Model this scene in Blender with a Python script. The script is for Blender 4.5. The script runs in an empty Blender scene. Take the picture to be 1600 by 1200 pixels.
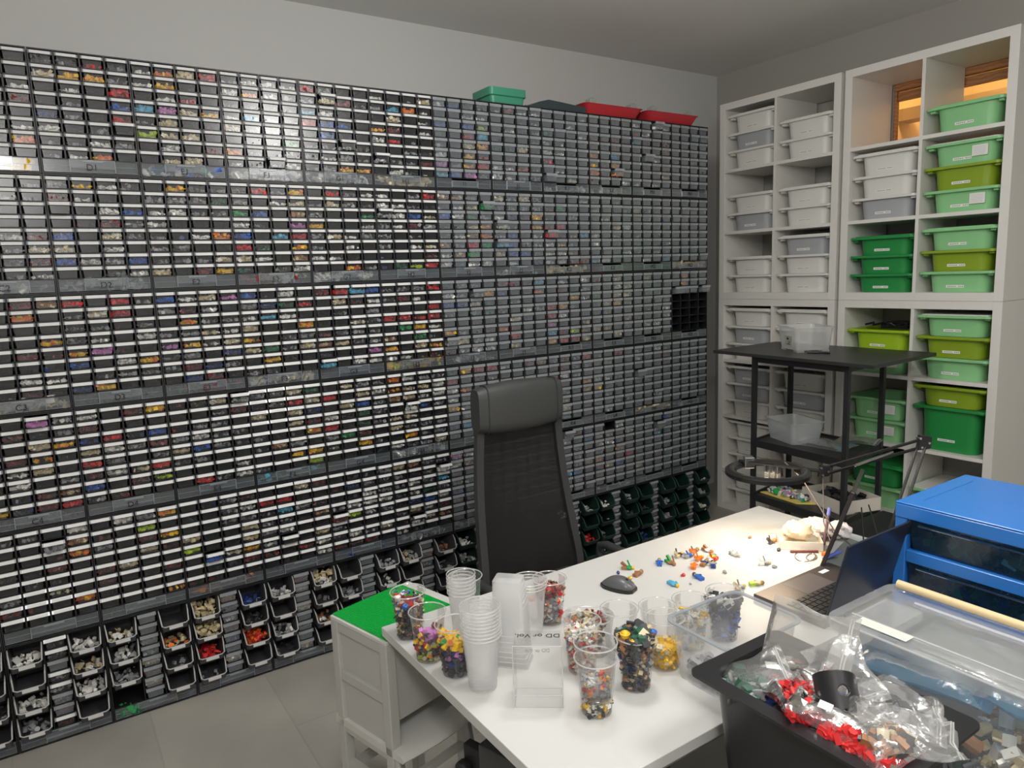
import bpy, math, random
from mathutils import Vector, Matrix
PI = math.pi
random.seed(7)
COL = bpy.context.scene.collection
SC = bpy.context.scene

# ------------------------------------------------------------------ camera
F_PX = 1115.33
CAM = Vector((3.01183, -3.3436, 1.66886))
yaw, pit, rol = 0.98889, 0.15225, -0.03709
fw = Vector((-math.sin(yaw) * math.cos(pit), math.cos(yaw) * math.cos(pit), -math.sin(pit)))
r_ = fw.cross(Vector((0, 0, 1))).normalized()
u_ = r_.cross(fw)
rr = r_ * math.cos(rol) + u_ * math.sin(rol)
uu = -r_ * math.sin(rol) + u_ * math.cos(rol)
cam = bpy.data.cameras.new('camera')
cam.sensor_fit = 'HORIZONTAL'
cam.sensor_width = 36
cam.lens = 36 * F_PX / 1600
cam.clip_start = 0.05
cam.clip_end = 50
cob = bpy.data.objects.new('camera', cam)
COL.objects.link(cob)
cob.matrix_world = Matrix(((rr.x, uu.x, -fw.x, CAM.x), (rr.y, uu.y, -fw.y, CAM.y), (rr.z, uu.z, -fw.z, CAM.z), (0, 0, 0, 1)))
SC.camera = cob

# ------------------------------------------------------------------ world, exposure, room and fill lights
SC.view_settings.view_transform = 'Standard'
SC.view_settings.look = 'None'
SC.view_settings.gamma = 1
SC.view_settings.exposure = -0.08
SC.cycles.transparent_max_bounces = 40
SC.cycles.max_bounces = 10
SC.cycles.diffuse_bounces = 5
SC.cycles.sample_clamp_indirect = 4
w = bpy.data.worlds.new('world')
SC.world = w
w.use_nodes = True
w.node_tree.nodes['Background'].inputs[0].default_value = (0.8, 0.85, 1, 1)
w.node_tree.nodes['Background'].inputs[1].default_value = 0.05


def area(name, loc, sx, sy, power, color, target=None):
    l = bpy.data.lights.new(name, 'AREA')
    l.shape = 'RECTANGLE'
    l.size, l.size_y = sx, sy
    l.energy = power
    l.color = color
    o = bpy.data.objects.new(name, l)
    COL.objects.link(o)
    o.location = loc
    if target:
        o.rotation_euler = (Vector(target) - Vector(loc)).to_track_quat('-Z', 'Y').to_euler()
    return o


area('ceiling_panel_light', (3.1, -1.55, 2.96), 0.6, 0.6, 30, (1, 0.985, 0.95))


def point_light(name, loc, r, power, color):
    l = bpy.data.lights.new(name, 'POINT')
    l.energy, l.color, l.shadow_soft_size = power, color, r
    o = bpy.data.objects.new(name, l)
    COL.objects.link(o)
    o.location = loc


point_light('unseen_point_light', (1.6, -2.02, 2.6), 0.13, 46, (1, 0.985, 0.955))
point_light('unseen_point_light', (3.45, -3.55, 2.5), 0.16, 80, (1, 0.985, 0.955))  # unseen fill light added to brighten the dim gap beside the shelves

# ------------------------------------------------------------------ materials
MATS = {}


def nd(nt, t, **kw):
    n = nt.nodes.new(t)
    for k, v in kw.items():
        if k in n.inputs:
            n.inputs[k].default_value = v
        else:
            setattr(n, k, v)
    return n


def pm(name, color, rough=0.5, metal=0.0, bump=0.0, bscale=200, var=0.0, vscale=3, spec=0.5, emit=None, es=0):
    if name in MATS:
        return MATS[name]
    m = bpy.data.materials.new(name)
    m.use_nodes = True
    nt = m.node_tree
    b = nt.nodes['Principled BSDF']
    b.inputs['Base Color'].default_value = (*color, 1)
    b.inputs['Roughness'].default_value = rough
    b.inputs['Metallic'].default_value = metal
    b.inputs['Specular IOR Level'].default_value = spec
    if emit:
        b.inputs['Emission Color'].default_value = (*emit, 1)
        b.inputs['Emission Strength'].default_value = es
    tc = nd(nt, 'ShaderNodeTexCoord')
    if bump:
        n = nd(nt, 'ShaderNodeTexNoise', Scale=bscale, Detail=3.0)
        nt.links.new(tc.outputs['Object'], n.inputs['Vector'])
        bp = nd(nt, 'ShaderNodeBump', Strength=bump, Distance=0.002)
        nt.links.new(n.outputs['Fac'], bp.inputs['Height'])
        nt.links.new(bp.outputs['Normal'], b.inputs['Normal'])
    if var:
        n = nd(nt, 'ShaderNodeTexNoise', Scale=vscale, Detail=4.0)
        nt.links.new(tc.outputs['Object'], n.inputs['Vector'])
        mp = nd(nt, 'ShaderNodeMapRange')
        mp.inputs['To Min'].default_value = 1 - var
        mp.inputs['To Max'].default_value = 1 + var
        nt.links.new(n.outputs['Fac'], mp.inputs['Value'])
        mx = nd(nt, 'ShaderNodeVectorMath', operation='SCALE')
        mx.inputs[0].default_value = color
        nt.links.new(mp.outputs[0], mx.inputs['Scale'])
        nt.links.new(mx.outputs[0], b.inputs['Base Color'])
    MATS[name] = m
    return m


def clear(name, tint=(0.97, 0.97, 0.97), haze=0.1, hcol=(0.8, 0.82, 0.85), rough=0.12, gloss=1.0, bump=0.0, bscale=30, base=0.03):
    """thin clear or frosted plastic: straight transmission, a milky share and a Fresnel sheen"""
    if name in MATS:
        return MATS[name]
    m = bpy.data.materials.new(name)
    m.use_nodes = True
    nt = m.node_tree
    for n in list(nt.nodes):
        nt.nodes.remove(n)
    out = nd(nt, 'ShaderNodeOutputMaterial')
    tr = nd(nt, 'ShaderNodeBsdfTransparent', Color=(*tint, 1))
    di = nd(nt, 'ShaderNodeBsdfDiffuse', Color=(*hcol, 1))
    tl = nd(nt, 'ShaderNodeBsdfTranslucent', Color=(*hcol, 1))
    mh = nd(nt, 'ShaderNodeMixShader', Fac=0.5)
    nt.links.new(di.outputs[0], mh.inputs[1])
    nt.links.new(tl.outputs[0], mh.inputs[2])
    m1 = nd(nt, 'ShaderNodeMixShader', Fac=haze)
    nt.links.new(tr.outputs[0], m1.inputs[1])
    nt.links.new(mh.outputs[0], m1.inputs[2])
    gl = nd(nt, 'ShaderNodeBsdfGlossy', Roughness=rough)
    lw = nd(nt, 'ShaderNodeLayerWeight', Blend=0.35)
    mp = nd(nt, 'ShaderNodeMapRange')
    mp.inputs['To Min'].default_value = base
    mp.inputs['To Max'].default_value = min(1, 0.45 * gloss)
    nt.links.new(lw.outputs['Fresnel'], mp.inputs['Value'])
    m2 = nd(nt, 'ShaderNodeMixShader')
    nt.links.new(mp.outputs[0], m2.inputs[0])
    nt.links.new(m1.outputs[0], m2.inputs[1])
    nt.links.new(gl.outputs[0], m2.inputs[2])
    nt.links.new(m2.outputs[0], out.inputs[0])
    if bump:
        tc = nd(nt, 'ShaderNodeTexCoord')
        n = nd(nt, 'ShaderNodeTexNoise', Scale=bscale, Detail=4.0)
        nt.links.new(tc.outputs['Object'], n.inputs['Vector'])
        bp = nd(nt, 'ShaderNodeBump', Strength=bump, Distance=0.01)
        nt.links.new(n.outputs['Fac'], bp.inputs['Height'])
        for q in (di, gl, lw):
            nt.links.new(bp.outputs['Normal'], q.inputs['Normal'])
    MATS[name] = m
    return m


PAL = {
    'r': (0.62, 0.03, 0.03), 'R': (0.2, 0.03, 0.03), 'y': (0.82, 0.5, 0.02), 'o': (0.8, 0.2, 0.03),
    'b': (0.03, 0.13, 0.5), 'B': (0.02, 0.05, 0.18), 'n': (0.02, 0.32, 0.08), 'N': (0.03, 0.12, 0.07),
    'l': (0.42, 0.6, 0.03), 't': (0.6, 0.5, 0.3), 'm': (0.34, 0.16, 0.07), 'p': (0.55, 0.2, 0.5),
    'c': (0.1, 0.42, 0.62), 'w': (0.8, 0.79, 0.74), 'g': (0.3, 0.31, 0.32), 'k': (0.05, 0.05, 0.055),
    '.': (0.018, 0.019, 0.022)}
PK = list(PAL)
PM = [pm('toy_plastic_' + str(i), PAL[k], 0.35) for i, k in enumerate(PK)]
BLACK = pm('black_plastic', (0.012, 0.012, 0.014), 0.42, bump=0.15, bscale=400)
WHITE = pm('white_plastic', (0.78, 0.76, 0.72), 0.42)
WHITEL = pm('white_laminate', (0.74, 0.72, 0.68), 0.38, var=0.02)
PAPER = pm('paper', (0.82, 0.81, 0.77), 0.8)
INK = pm('ink', (0.01, 0.01, 0.012), 0.6)
STEEL = pm('steel', (0.6, 0.6, 0.6), 0.25, metal=1)
BLKMET = pm('black_metal', (0.02, 0.02, 0.022), 0.4, bump=0.1, bscale=600)
C_DRAW = clear('clear_drawer', haze=0.025, hcol=(0.5, 0.54, 0.6), rough=0.27, gloss=0.8, base=0.02)
C_DRAW2 = clear('clear_drawer_glare', haze=0.23, hcol=(0.54, 0.59, 0.64), rough=0.25, gloss=0.8, base=0.03)  # milky glare from the light angle put into the pane haze
C_LIP = clear('clear_grip', haze=0.5, hcol=(0.74, 0.78, 0.82), rough=0.25, gloss=0.8, base=0.06)
C_BIG = clear('clear_wide_drawer', haze=0.16, hcol=(0.5, 0.56, 0.62), rough=0.2, gloss=0.8, base=0.04)
C_BIG2 = clear('clear_edge', haze=0.5, hcol=(0.6, 0.65, 0.7), rough=0.2, gloss=0.8, base=0.06)
C_CUP = clear('clear_cup', tint=(0.985, 0.985, 0.985), haze=0.06, hcol=(0.9, 0.9, 0.9), rough=0.06, gloss=0.9, base=0.02)
C_RIM = clear('clear_rim', haze=0.5, hcol=(1.0, 1.0, 1.0), rough=0.12, gloss=0.7, base=0.05)
C_MILK = clear('milky_container', tint=(1, 1, 1), haze=0.34, hcol=(1.0, 1.0, 1.0), rough=0.3, gloss=0.35, base=0.02)
C_FROST = clear('frosted_cup', tint=(1, 1, 1), haze=0.2, hcol=(1.0, 1.0, 1.0), rough=0.3, gloss=0.35, base=0.02)
C_ACR = clear('clear_acrylic', tint=(0.99, 0.99, 0.99), haze=0.06, hcol=(1.0, 1.0, 1.0), rough=0.05, gloss=0.6, base=0.02)
C_BOX = clear('clear_box', haze=0.2, hcol=(1.0, 1.0, 1.0), rough=0.15, gloss=0.8, base=0.04)
C_BAG = clear('clear_bag', haze=0.15, hcol=(1, 1, 1), rough=0.16, gloss=1.2, bump=0.4, bscale=22, base=0.04)


# ------------------------------------------------------------------ mesh builder
class MB:
    def __init__(s):
        s.v = []
        s.f = []
        s.m = []

    def add(s, vs, fs, mi=0, M=None):
        o = len(s.v)
        if M is not None:
            vs = [M @ Vector(p) for p in vs]
        s.v.extend([tuple(p) for p in vs])
        s.f.extend([tuple(i + o for i in f) for f in fs])
        s.m.extend([mi] * len(fs))

    def box(s, x0, x1, y0, y1, z0, z1, mi=0, M=None):
        s.add([(x0, y0, z0), (x1, y0, z0), (x1, y1, z0), (x0, y1, z0), (x0, y0, z1), (x1, y0, z1), (x1, y1, z1), (x0, y1, z1)],
              [(0, 3, 2, 1), (4, 5, 6, 7), (0, 1, 5, 4), (1, 2, 6, 5), (2, 3, 7, 6), (3, 0, 4, 7)], mi, M)

    def loft(s, rings, mi=0, c0=True, c1=True, M=None, closed=True):
        n = len(rings[0])
        vs = [p for r in rings for p in r]
        fs = []
        for i in range(len(rings) - 1):
            for j in range(n if closed else n - 1):
                k = (j + 1) % n
                fs.append((i * n + j, i * n + k, (i + 1) * n + k, (i + 1) * n + j))
        if c0:
            fs.append(tuple(reversed(range(n))))
        if c1:
            fs.append(tuple(range((len(rings) - 1) * n, len(rings) * n)))
        s.add(vs, fs, mi, M)

    def lathe(s, prof, n=32, c=(0, 0, 0), mi=0, M=None, c0=False, c1=False):
        rings = [[(c[0] + r * math.cos(2 * PI * j / n), c[1] + r * math.sin(2 * PI * j / n), c[2] + z) for j in range(n)] for r, z in prof]
        s.loft(rings, mi, c0, c1, M)

    def tube(s, pts, r, n=8, mi=0, M=None, closed=False):
        pts = [Vector(p) for p in pts]
        rings = []
        N = len(pts)
        up = Vector((0, 0, 1))
        for i, p in enumerate(pts):
            a = pts[(i - 1) % N] if (i or closed) else p
            b = pts[(i + 1) % N] if (i < N - 1 or closed) else p
            d = (b - a).normalized()
            if abs(d.dot(up)) > 0.95:
                up = Vector((1, 0, 0)) if abs(d.x) < 0.9 else Vector((0, 1, 0))
            x = d.cross(up).normalized()
            y = x.cross(d)
            up = y
            rad = r[i] if isinstance(r, (list, tuple)) else r
            rings.append([p + x * rad * math.cos(2 * PI * j / n) + y * rad * math.sin(2 * PI * j / n) for j in range(n)])
        if closed:
            rings.append(rings[0])
        s.loft(rings, mi, not closed, not closed, M)

    def bar(s, a, b, w, h, mi=0, M=None):
        a, b = Vector(a), Vector(b)
        d = (b - a)
        L = d.length
        q = d.to_track_quat('X', 'Z').to_matrix().to_4x4()
        T = Matrix.Translation(a) @ q
        if M is not None:
            T = M @ T
        s.box(0, L, -w / 2, w / 2, -h / 2, h / 2, mi, T)

    def prism(s, poly, z0, z1, mi=0, M=None):
        s.loft([[(x, y, z0) for x, y in poly], [(x, y, z1) for x, y in poly]], mi, True, True, M)

    def sphere(s, c, r, n=12, m=8, mi=0, M=None, sq=(1, 1, 1)):
        rings = []
        for i in range(1, m):
            t = PI * i / m
            rings.append([(c[0] + sq[0] * r * math.sin(t) * math.cos(2 * PI * j / n), c[1] + sq[1] * r * math.sin(t) * math.sin(2 * PI * j / n), c[2] - sq[2] * r * math.cos(t)) for j in range(n)])
        s.loft(rings, mi, True, True, M)

    def build(s, name, mats, parent=None, smooth=False, loc=None, rz=0, bevel=0, seg=2):
        me = bpy.data.meshes.new(name)
        me.from_pydata(s.v, [], s.f)
        if not isinstance(mats, (list, tuple)):
            mats = [mats]
        for m in mats:
            me.materials.append(m)
        if len(mats) > 1:
            me.polygons.foreach_set('material_index', s.m)
        if smooth:
            me.polygons.foreach_set('use_smooth', [True] * len(me.polygons))
            try:
                me.set_sharp_from_angle(angle=0.7)
            except Exception:
                pass
        me.update()
        o = bpy.data.objects.new(name, me)
        COL.objects.link(o)
        if parent:
            o.parent = parent
        if loc is not None:
            o.location = loc
        if rz:
            o.rotation_euler = (0, 0, rz)
        if bevel:
            b = o.modifiers.new('b', 'BEVEL')
            b.width = bevel
            b.segments = seg
            b.limit_method = 'ANGLE'
            b.angle_limit = 0.6
        return o


def tag(o, label, cat, group=None, kind=None):
    o['label'] = label
    o['category'] = cat
    if group:
        o['group'] = group
    if kind:
        o['kind'] = kind
    return o


def struct(o):
    o['kind'] = 'structure'
    return o


def empty(name, loc=(0, 0, 0), rz=0):
    o = bpy.data.objects.new(name, None)
    o.empty_display_size = 0.05
    COL.objects.link(o)
    o.location = loc
    o.rotation_euler = (0, 0, rz)
    return o


def inst(me, name, parent, loc=(0, 0, 0)):
    o = bpy.data.objects.new(name, me)
    COL.objects.link(o)
    o.parent = parent
    o.location = loc
    return o


def rrect(w, h, r, n=5, cx=0, cy=0):
    pts = []
    for qx, qy, a0 in ((1, 1, 0), (-1, 1, PI / 2), (-1, -1, PI), (1, -1, 3 * PI / 2)):
        for i in range(n):
            a = a0 + PI / 2 * i / (n - 1)
            pts.append((cx + qx * (w / 2 - r) + r * math.cos(a), cy + qy * (h / 2 - r) + r * math.sin(a)))
    return pts


def ring3(pts, z):
    return [(x, y, z) for x, y in pts]


def rotm(rnd):
    return Matrix.Rotation(rnd.random() * 6.28, 4, 'Z') @ Matrix.Rotation(rnd.random() * 6.28, 4, 'X') @ Matrix.Rotation(rnd.random() * 6.28, 4, 'Y')


def bits(mb, rnd, keys, n, region, size=(0.006, 0.014), slim=0.5):
    """loose moulded parts: small rotated blocks, some long, some flat, some round"""
    for i in range(n):
        p = region(rnd, i / max(1, n))
        k = PK.index(rnd.choice(keys))
        a = rnd.uniform(*size)
        b = a * rnd.uniform(slim, 1)
        c = a * rnd.uniform(slim * 0.6, 1)
        M = Matrix.Translation(p) @ rotm(rnd)
        t = rnd.random()
        if t < 0.6:
            mb.box(-a / 2, a / 2, -b / 2, b / 2, -c / 2, c / 2, k, M)
        elif t < 0.8:
            mb.lathe([(b / 2, -a / 2), (b / 2, a / 2)], 7, mi=k, M=M, c0=True, c1=True)
        else:
            mb.box(-a * .7, a * .7, -b / 6, b / 6, -c / 6, c / 6, k, M)
            mb.box(-b / 4, b / 4, -b / 4, b / 4, -c / 4, c / 3, k, M)


def text(name, s, size, M, parent, mat=None, ext=0.0003):
    cu = bpy.data.curves.new(name, 'FONT')
    cu.body = s
    cu.size = size
    cu.align_x = 'CENTER'
    cu.align_y = 'CENTER'
    cu.extrude = ext
    cu.materials.append(mat or INK)
    t = bpy.data.objects.new(name + '_tmp', cu)
    COL.objects.link(t)
    me = bpy.data.meshes.new_from_object(t)
    bpy.data.objects.remove(t)
    me.materials.clear()
    me.materials.append(mat or INK)
    o = bpy.data.objects.new(name, me)
    COL.objects.link(o)
    o.parent = parent
    o.matrix_local = M
    return o


ORD = ['first', 'second', 'third', 'fourth', 'fifth', 'sixth', 'seventh', 'eighth', 'ninth', 'tenth', 'eleventh', 'twelfth', 'thirteenth']

# ------------------------------------------------------------------ room
WALLX, WALLY, CEIL = -0.65, 0.93, 3.02
RX, FY = 4.9, -6.2


def wallmat(name, color):
    return pm(name, color, 0.85, bump=0.12, bscale=90, var=0.03, vscale=1.2)


m = MB(); m.box(WALLX - 0.1, RX + 0.1, FY - 0.1, WALLY + 0.5, -0.1, 0)
fl = bpy.data.materials.new('floor_tiles'); fl.use_nodes = True
nt = fl.node_tree; b = nt.nodes['Principled BSDF']; b.inputs['Roughness'].default_value = 0.5
tc = nd(nt, 'ShaderNodeTexCoord'); br = nd(nt, 'ShaderNodeTexBrick', Scale=1.0)
br.offset = 0.5
br.inputs['Color1'].default_value = (0.40, 0.38, 0.34, 1); br.inputs['Color2'].default_value = (0.36, 0.345, 0.31, 1)
br.inputs['Mortar'].default_value = (0.34, 0.325, 0.29, 1)
br.inputs['Brick Width'].default_value = 0.9; br.inputs['Row Height'].default_value = 0.45; br.inputs['Mortar Size'].default_value = 0.004
ns = nd(nt, 'ShaderNodeTexNoise', Scale=2.2, Detail=5.0)
mx = nd(nt, 'ShaderNodeMix', data_type='RGBA', blend_type='MULTIPLY')
mx.inputs[0].default_value = 0.5
nt.links.new(tc.outputs['Object'], br.inputs['Vector']); nt.links.new(tc.outputs['Object'], ns.inputs['Vector'])
cr = nd(nt, 'ShaderNodeValToRGB'); cr.color_ramp.elements[0].color = (0.75, 0.75, 0.75, 1); cr.color_ramp.elements[1].color = (1.15, 1.13, 1.1, 1)
cr.color_ramp.elements[0].position = 0.35; cr.color_ramp.elements[1].position = 0.65
nt.links.new(ns.outputs['Fac'], cr.inputs[0]); nt.links.new(br.outputs['Color'], mx.inputs[6]); nt.links.new(cr.outputs[0], mx.inputs[7])
nt.links.new(mx.outputs[2], b.inputs['Base Color'])
struct(m.build('floor', fl))
m = MB(); m.box(WALLX - 0.1, RX + 0.1, FY - 0.1, WALLY + 0.5, CEIL, CEIL + 0.1)
struct(m.build('ceiling', wallmat('ceiling_paint', (0.8, 0.79, 0.765))))
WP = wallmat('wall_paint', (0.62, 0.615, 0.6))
m = MB(); m.box(WALLX - 0.1, WALLX, FY, WALLY + 0.12, 0, CEIL)
struct(m.build('wall_left', WP))
# back wall with an opening for the window
WX0, WX1, WZ0, WZ1 = 0.655, 1.40, 2.10, 2.672
m = MB()
y0, y1 = WALLY, WALLY + 0.03
m.box(WALLX, WX0, y0, y1, 0, CEIL); m.box(WX1, RX, y0, y1, 0, CEIL)
m.box(WX0, WX1, y0, y1, 0, WZ0); m.box(WX0, WX1, y0, y1, WZ1, CEIL)
struct(m.build('wall_back', wallmat('wall_paint_back_shade', (0.40, 0.385, 0.355))))  # same paint as the other walls, its weaker light put into a darker colour
m = MB(); m.box(RX, RX + 0.1, FY, WALLY, 0, CEIL)
struct(m.build('wall_right', WP))
m = MB(); m.box(WALLX, RX, FY - 0.1, FY, 0, CEIL)
struct(m.build('wall_front', WP))
# window: wooden frame, lit warm interior beyond
WOOD = bpy.data.materials.new('window_wood'); WOOD.use_nodes = True
nt = WOOD.node_tree; b = nt.nodes['Principled BSDF']; b.inputs['Roughness'].default_value = 0.45
tc = nd(nt, 'ShaderNodeTexCoord'); wv = nd(nt, 'ShaderNodeTexWave', Scale=14.0, Distortion=5.0, Detail=3.0); wv.bands_direction = 'Z'
cr = nd(nt, 'ShaderNodeValToRGB'); cr.color_ramp.elements[0].color = (0.33, 0.14, 0.05, 1); cr.color_ramp.elements[1].color = (0.45, 0.2, 0.08, 1)
nt.links.new(tc.outputs['Object'], wv.inputs['Vector']); nt.links.new(wv.outputs['Fac'], cr.inputs[0]); nt.links.new(cr.outputs[0], b.inputs['Base Color'])
m = MB()
m.box(WX0, WX1, y0 - 0.015, y1, WZ1 - 0.045, WZ1 + 0.02)
m.box(WX0, WX1, y0 + 0.005, y1 - 0.002, WZ1 - 0.1, WZ1 - 0.05)
m.box(WX0, WX1, y0 - 0.015, y1, WZ0, WZ0 + 0.05)
m.box(WX0, WX0 + 0.016, y0 - 0.012, y0 + 0.02, WZ0, WZ1); m.box(WX1 - 0.03, WX1, y0 - 0.012, y1, WZ0, WZ1)
wf = struct(m.build('window_1', WOOD, bevel=0.003))
m = MB(); m.box(WX0 + 0.016, WX1 - 0.03, y0 + 0.022, y0 + 0.026, WZ0 + 0.05, WZ1 - 0.1)
g = m.build('window_pane', clear('window_glass', haze=0.02, rough=0.02), wf)
# the lit stairwell room beyond the window
m = MB()
m.box(0.2, 2.4, 2.4, 2.5, 1.0, 3.6)
m.box(0.2, 2.4, y1, 2.5, 1.0, 1.05); m.box(0.2, 2.4, y1, 2.5, 3.55, 3.6)
m.box(0.1, 0.2, y1, 2.5, 1.0, 3.6); m.box(2.4, 2.5, y1, 2.5, 1.0, 3.6)
struct(m.build('wall_beyond', pm('wall_paint_beyond', (0.75, 0.62, 0.4), 0.8)))
m = MB(); m.box(0.2, 2.4, 1.8, 1.95, 2.62, 2.70)
struct(m.build('trim_1', pm('beam_beyond', (0.55, 0.42, 0.25), 0.8)))
l = bpy.data.lights.new('stairwell_lamp', 'POINT'); l.energy = 60; l.color = (1, 0.68, 0.3); l.shadow_soft_size = 0.08
o = bpy.data.objects.new('stairwell_lamp', l); COL.objects.link(o); o.location = (1.3, 1.4, 3.2)

# ------------------------------------------------------------------ drawer wall
CW, CH, CY0 = 0.306, 0.41463, -3.27121
RP = 0.0446          # row pitch
CZ = CW / 4
BIGH = CH - 8 * RP - 0.004
DEPTH, CELL = 0.30, 0.14


def cabinet_mesh(base=False):
    m = MB(); t = 0.005
    m.box(-DEPTH, -CELL, 0.0008, CW - 0.0008, 0.0008, CH - 0.0008)
    m.box(-CELL, 0, 0.0008, t, 0.0008, CH - 0.0008); m.box(-CELL, 0, CW - t, CW - 0.0008, 0.0008, CH - 0.0008)
    m.box(-CELL, 0, t, CW - t, 0.0008, t); m.box(-CELL, 0, t, CW - t, CH - t, CH - 0.0008)
    for k in range(8):
        z = CH - t - 0.0005 - (k + 1) * RP
        if not base or k == 7:
            m.box(-CELL, -0.001, t, CW - t, z - 0.0016, z + 0.0016)
        else:
            m.box(-CELL, -0.001, CW / 2 - CZ / 2, CW / 2 + CZ / 2, z - 0.0016, z + 0.0016)
    zb = CH - t - 8 * RP
    for j in ((1, 2, 3) if not base else ()):
        m.box(-CELL, -0.001, j * CZ - 0.0026, j * CZ + 0.0026, zb, CH - t)
    if base:
        for yy in (CW / 2 - CZ / 2, CW / 2 + CZ / 2):
            m.box(-CELL, -0.001, yy - 0.0014, yy + 0.0014, zb, CH - t)
    me = m.build('tmp', BLACK); d = me.data; bpy.data.objects.remove(me); return d


def to_mesh(m, mats, smooth=False):
    o = m.build('tmp', mats, smooth=smooth); d = o.data; bpy.data.objects.remove(o); return d


CAB, CABB = cabinet_mesh(), cabinet_mesh(True)
dw, dh = CZ - 0.0085, RP - 0.0055


def drawer_mesh(paper):
    m = MB(); a = dw / 2 + 0.001; b = a - 0.0085
    lh = 0.0115
    # front pane, sides, bottom
    m.loft([[(x, -b, 0), (x, b, 0), (x, a - .005, dh - lh), (x, -a + .005, dh - lh)] for x in (-0.0045, -0.003)], 0)
    m.box(-0.11, -0.0045, -b, -b + 0.0008, 0, dh - 0.006, 0); m.box(-0.11, -0.0045, b - 0.0008, b, 0, dh - 0.006, 0)
    m.box(-0.11, -0.0045, -b, b, 0, 0.0008, 0)
    # grip with label channel, leaning out at the bottom
    o_ = 0.0055 if paper else 0.002
    if not paper:
        lh = 0.0125
        a -= 0.002
    prof = [(-0.005, dh), (0.0, dh), (o_, dh - lh), (o_ - 0.0025, dh - lh - 0.001), (-0.005, dh - lh + 0.001)]
    m.loft([[(x, -a, z) for x, z in prof], [(x, a, z) for x, z in prof]], 1)
    return to_mesh(m, [C_DRAW2 if not paper else C_DRAW, C_LIP if not paper else C_BIG2])


DR_L, DR_D = drawer_mesh(True), drawer_mesh(False)
m = MB(); lh = 0.0115
m.loft([[(0.0008, -dw / 2 + 0.004, dh - 0.001), (0.0008, dw / 2 - 0.004, dh - 0.001)], [(0.0063, -dw / 2 + 0.004, dh - lh), (0.0063, dw / 2 - 0.004, dh - lh)]], 0, False, False, closed=False)
m.loft([[(0.0003, -dw / 2 + 0.004, dh - 0.001), (0.0003, dw / 2 - 0.004, dh - 0.001)], [(0.0058, -dw / 2 + 0.004, dh - lh), (0.0058, dw / 2 - 0.004, dh - lh)]], 0, False, False, closed=False)
STRIP = to_mesh(m, pm('label_paper', (0.7, 0.7, 0.69), 0.45))


def wide_mesh(notch):
    m = MB(); W = CW - 0.014; h = BIGH - 0.008
    zt = h
    if notch:
        for ya, yb, z in ((0, .27, h), (.27, .73, h - 0.013), (.73, 1, h)):
            m.box(-0.005, -0.003, ya * W, yb * W, 0, z, 0)
    else:
        m.box(-0.005, -0.003, 0, W, 0, h, 0)
    m.box(-0.12, -0.005, 0, 0.001, 0, h - .004, 0); m.box(-0.12, -0.005, W - 0.001, W, 0, h - .004, 0)
    m.box(-0.12, -0.005, 0, W, 0, 0.001, 0)
    # raised label holder
    e = 0.0012
    z1 = h - 0.016 if notch else h - 0.004
    m.box(-0.003, 0.004, .27 * W, .75 * W, z1 - 0.024, z1 - 0.0225, 1)
    m.box(0.0025, 0.004, .27 * W, .75 * W, z1 - 0.028, z1, 0)
    for yy in (.27, .75):
        m.box(-0.003, 0.0042, yy * W - e, yy * W + e, 0.002, z1 + 0.002, 1)
    m.box(0.002, 0.0045, .27 * W, .75 * W, z1, z1 + 0.0022, 1)
    if not notch:
        m.box(0.002, 0.006, .41 * W, .63 * W, z1 - 0.006, z1 + 0.0012, 1)
    for ya, yb in ((0, .27), (.75, 1)):
        m.box(-0.003, -0.0015, ya * W + .002, yb * W - .002, h * .48, h * .48 + 0.0012, 1)
        m.box(-0.003, -0.0015, ya * W + .002, yb * W - .002, 0.001, 0.0022, 1)
        m.box(-0.003, -0.0015, ya * W + .002, yb * W - .002, h - 0.0012, h, 1)
    m.box(-0.003, -0.0015, 0, 0.0012, 0, h, 1); m.box(-0.003, -0.0015, W - 0.0012, W, 0, h, 1)
    return to_mesh(m, [C_BIG, C_BIG2])


WD0, WD1 = wide_mesh(False), wide_mesh(True)

D = {}
D[0] = """..R. .... ...w ...R .... ..gw ...o ....|kkrk tyyg .w.r .g.b Bk.r w.k. kkwg kwo.|wotr wy.. .wr. cpty kt.. ltt. .w.R .tt.|gwww wowg kggg wcgg tggg .kkn okkg wkgw|rg.. gtRg cw.. rbb. Nb.. gggk gwgg ggyy|w..t gcow .t.w yR.w wr.. ..gg gkgR .wg.|wbNk ..ww b.bl N.rc k.ty w.yr pgyr cbpg|gRww ...g .wkg ...g NNtk .... wwok wwkg|...w ..w. N..w gk.. ww.. r... .w.. ..t.|.... .... RRRR ..R. o.c. oRo. o.o. R..w|w.ww rw.. c..R R..R ..t. .... ...t w.w.|.... .... .... .... .... .... .... ....""".split('|')  # white fill in the topmost drawers of cabinet F stands for pane reflections
D[1] = """...g ..gk .... .... ..wR ..gt ..kR ..gw|gywk Rw.. ..wb ..Rk b.tk t.w. bwgb ..kw|.ygg gggN wwgk w... k.wo gk.. kkgt t.Ry|krgy g.wt nb.m wk.p b.cr rN.y tw.m N.kw|.rgw gtgk g..n y..w gtwg g.w. ww.. ..ok|w.gr wwg. gwbt gwRw g.k. g.wt ...R .Nlr|mmg. gwtn bwng Ngto Nwmo mgrn wmn. wNww|tgtg kggg wBRy t..y gb.w cbkw tbbg .w.B|...w Rn.. ..g. rr.. rRmc wyw. twm. wwRR|..g. t..k .w.. ..tw w.g. w... .N.w cw..|.... tg.. .g.. .... ..k. g..g k.gg .w.c|.... .... .... .... .... .... .... ....""".split('|')
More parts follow.
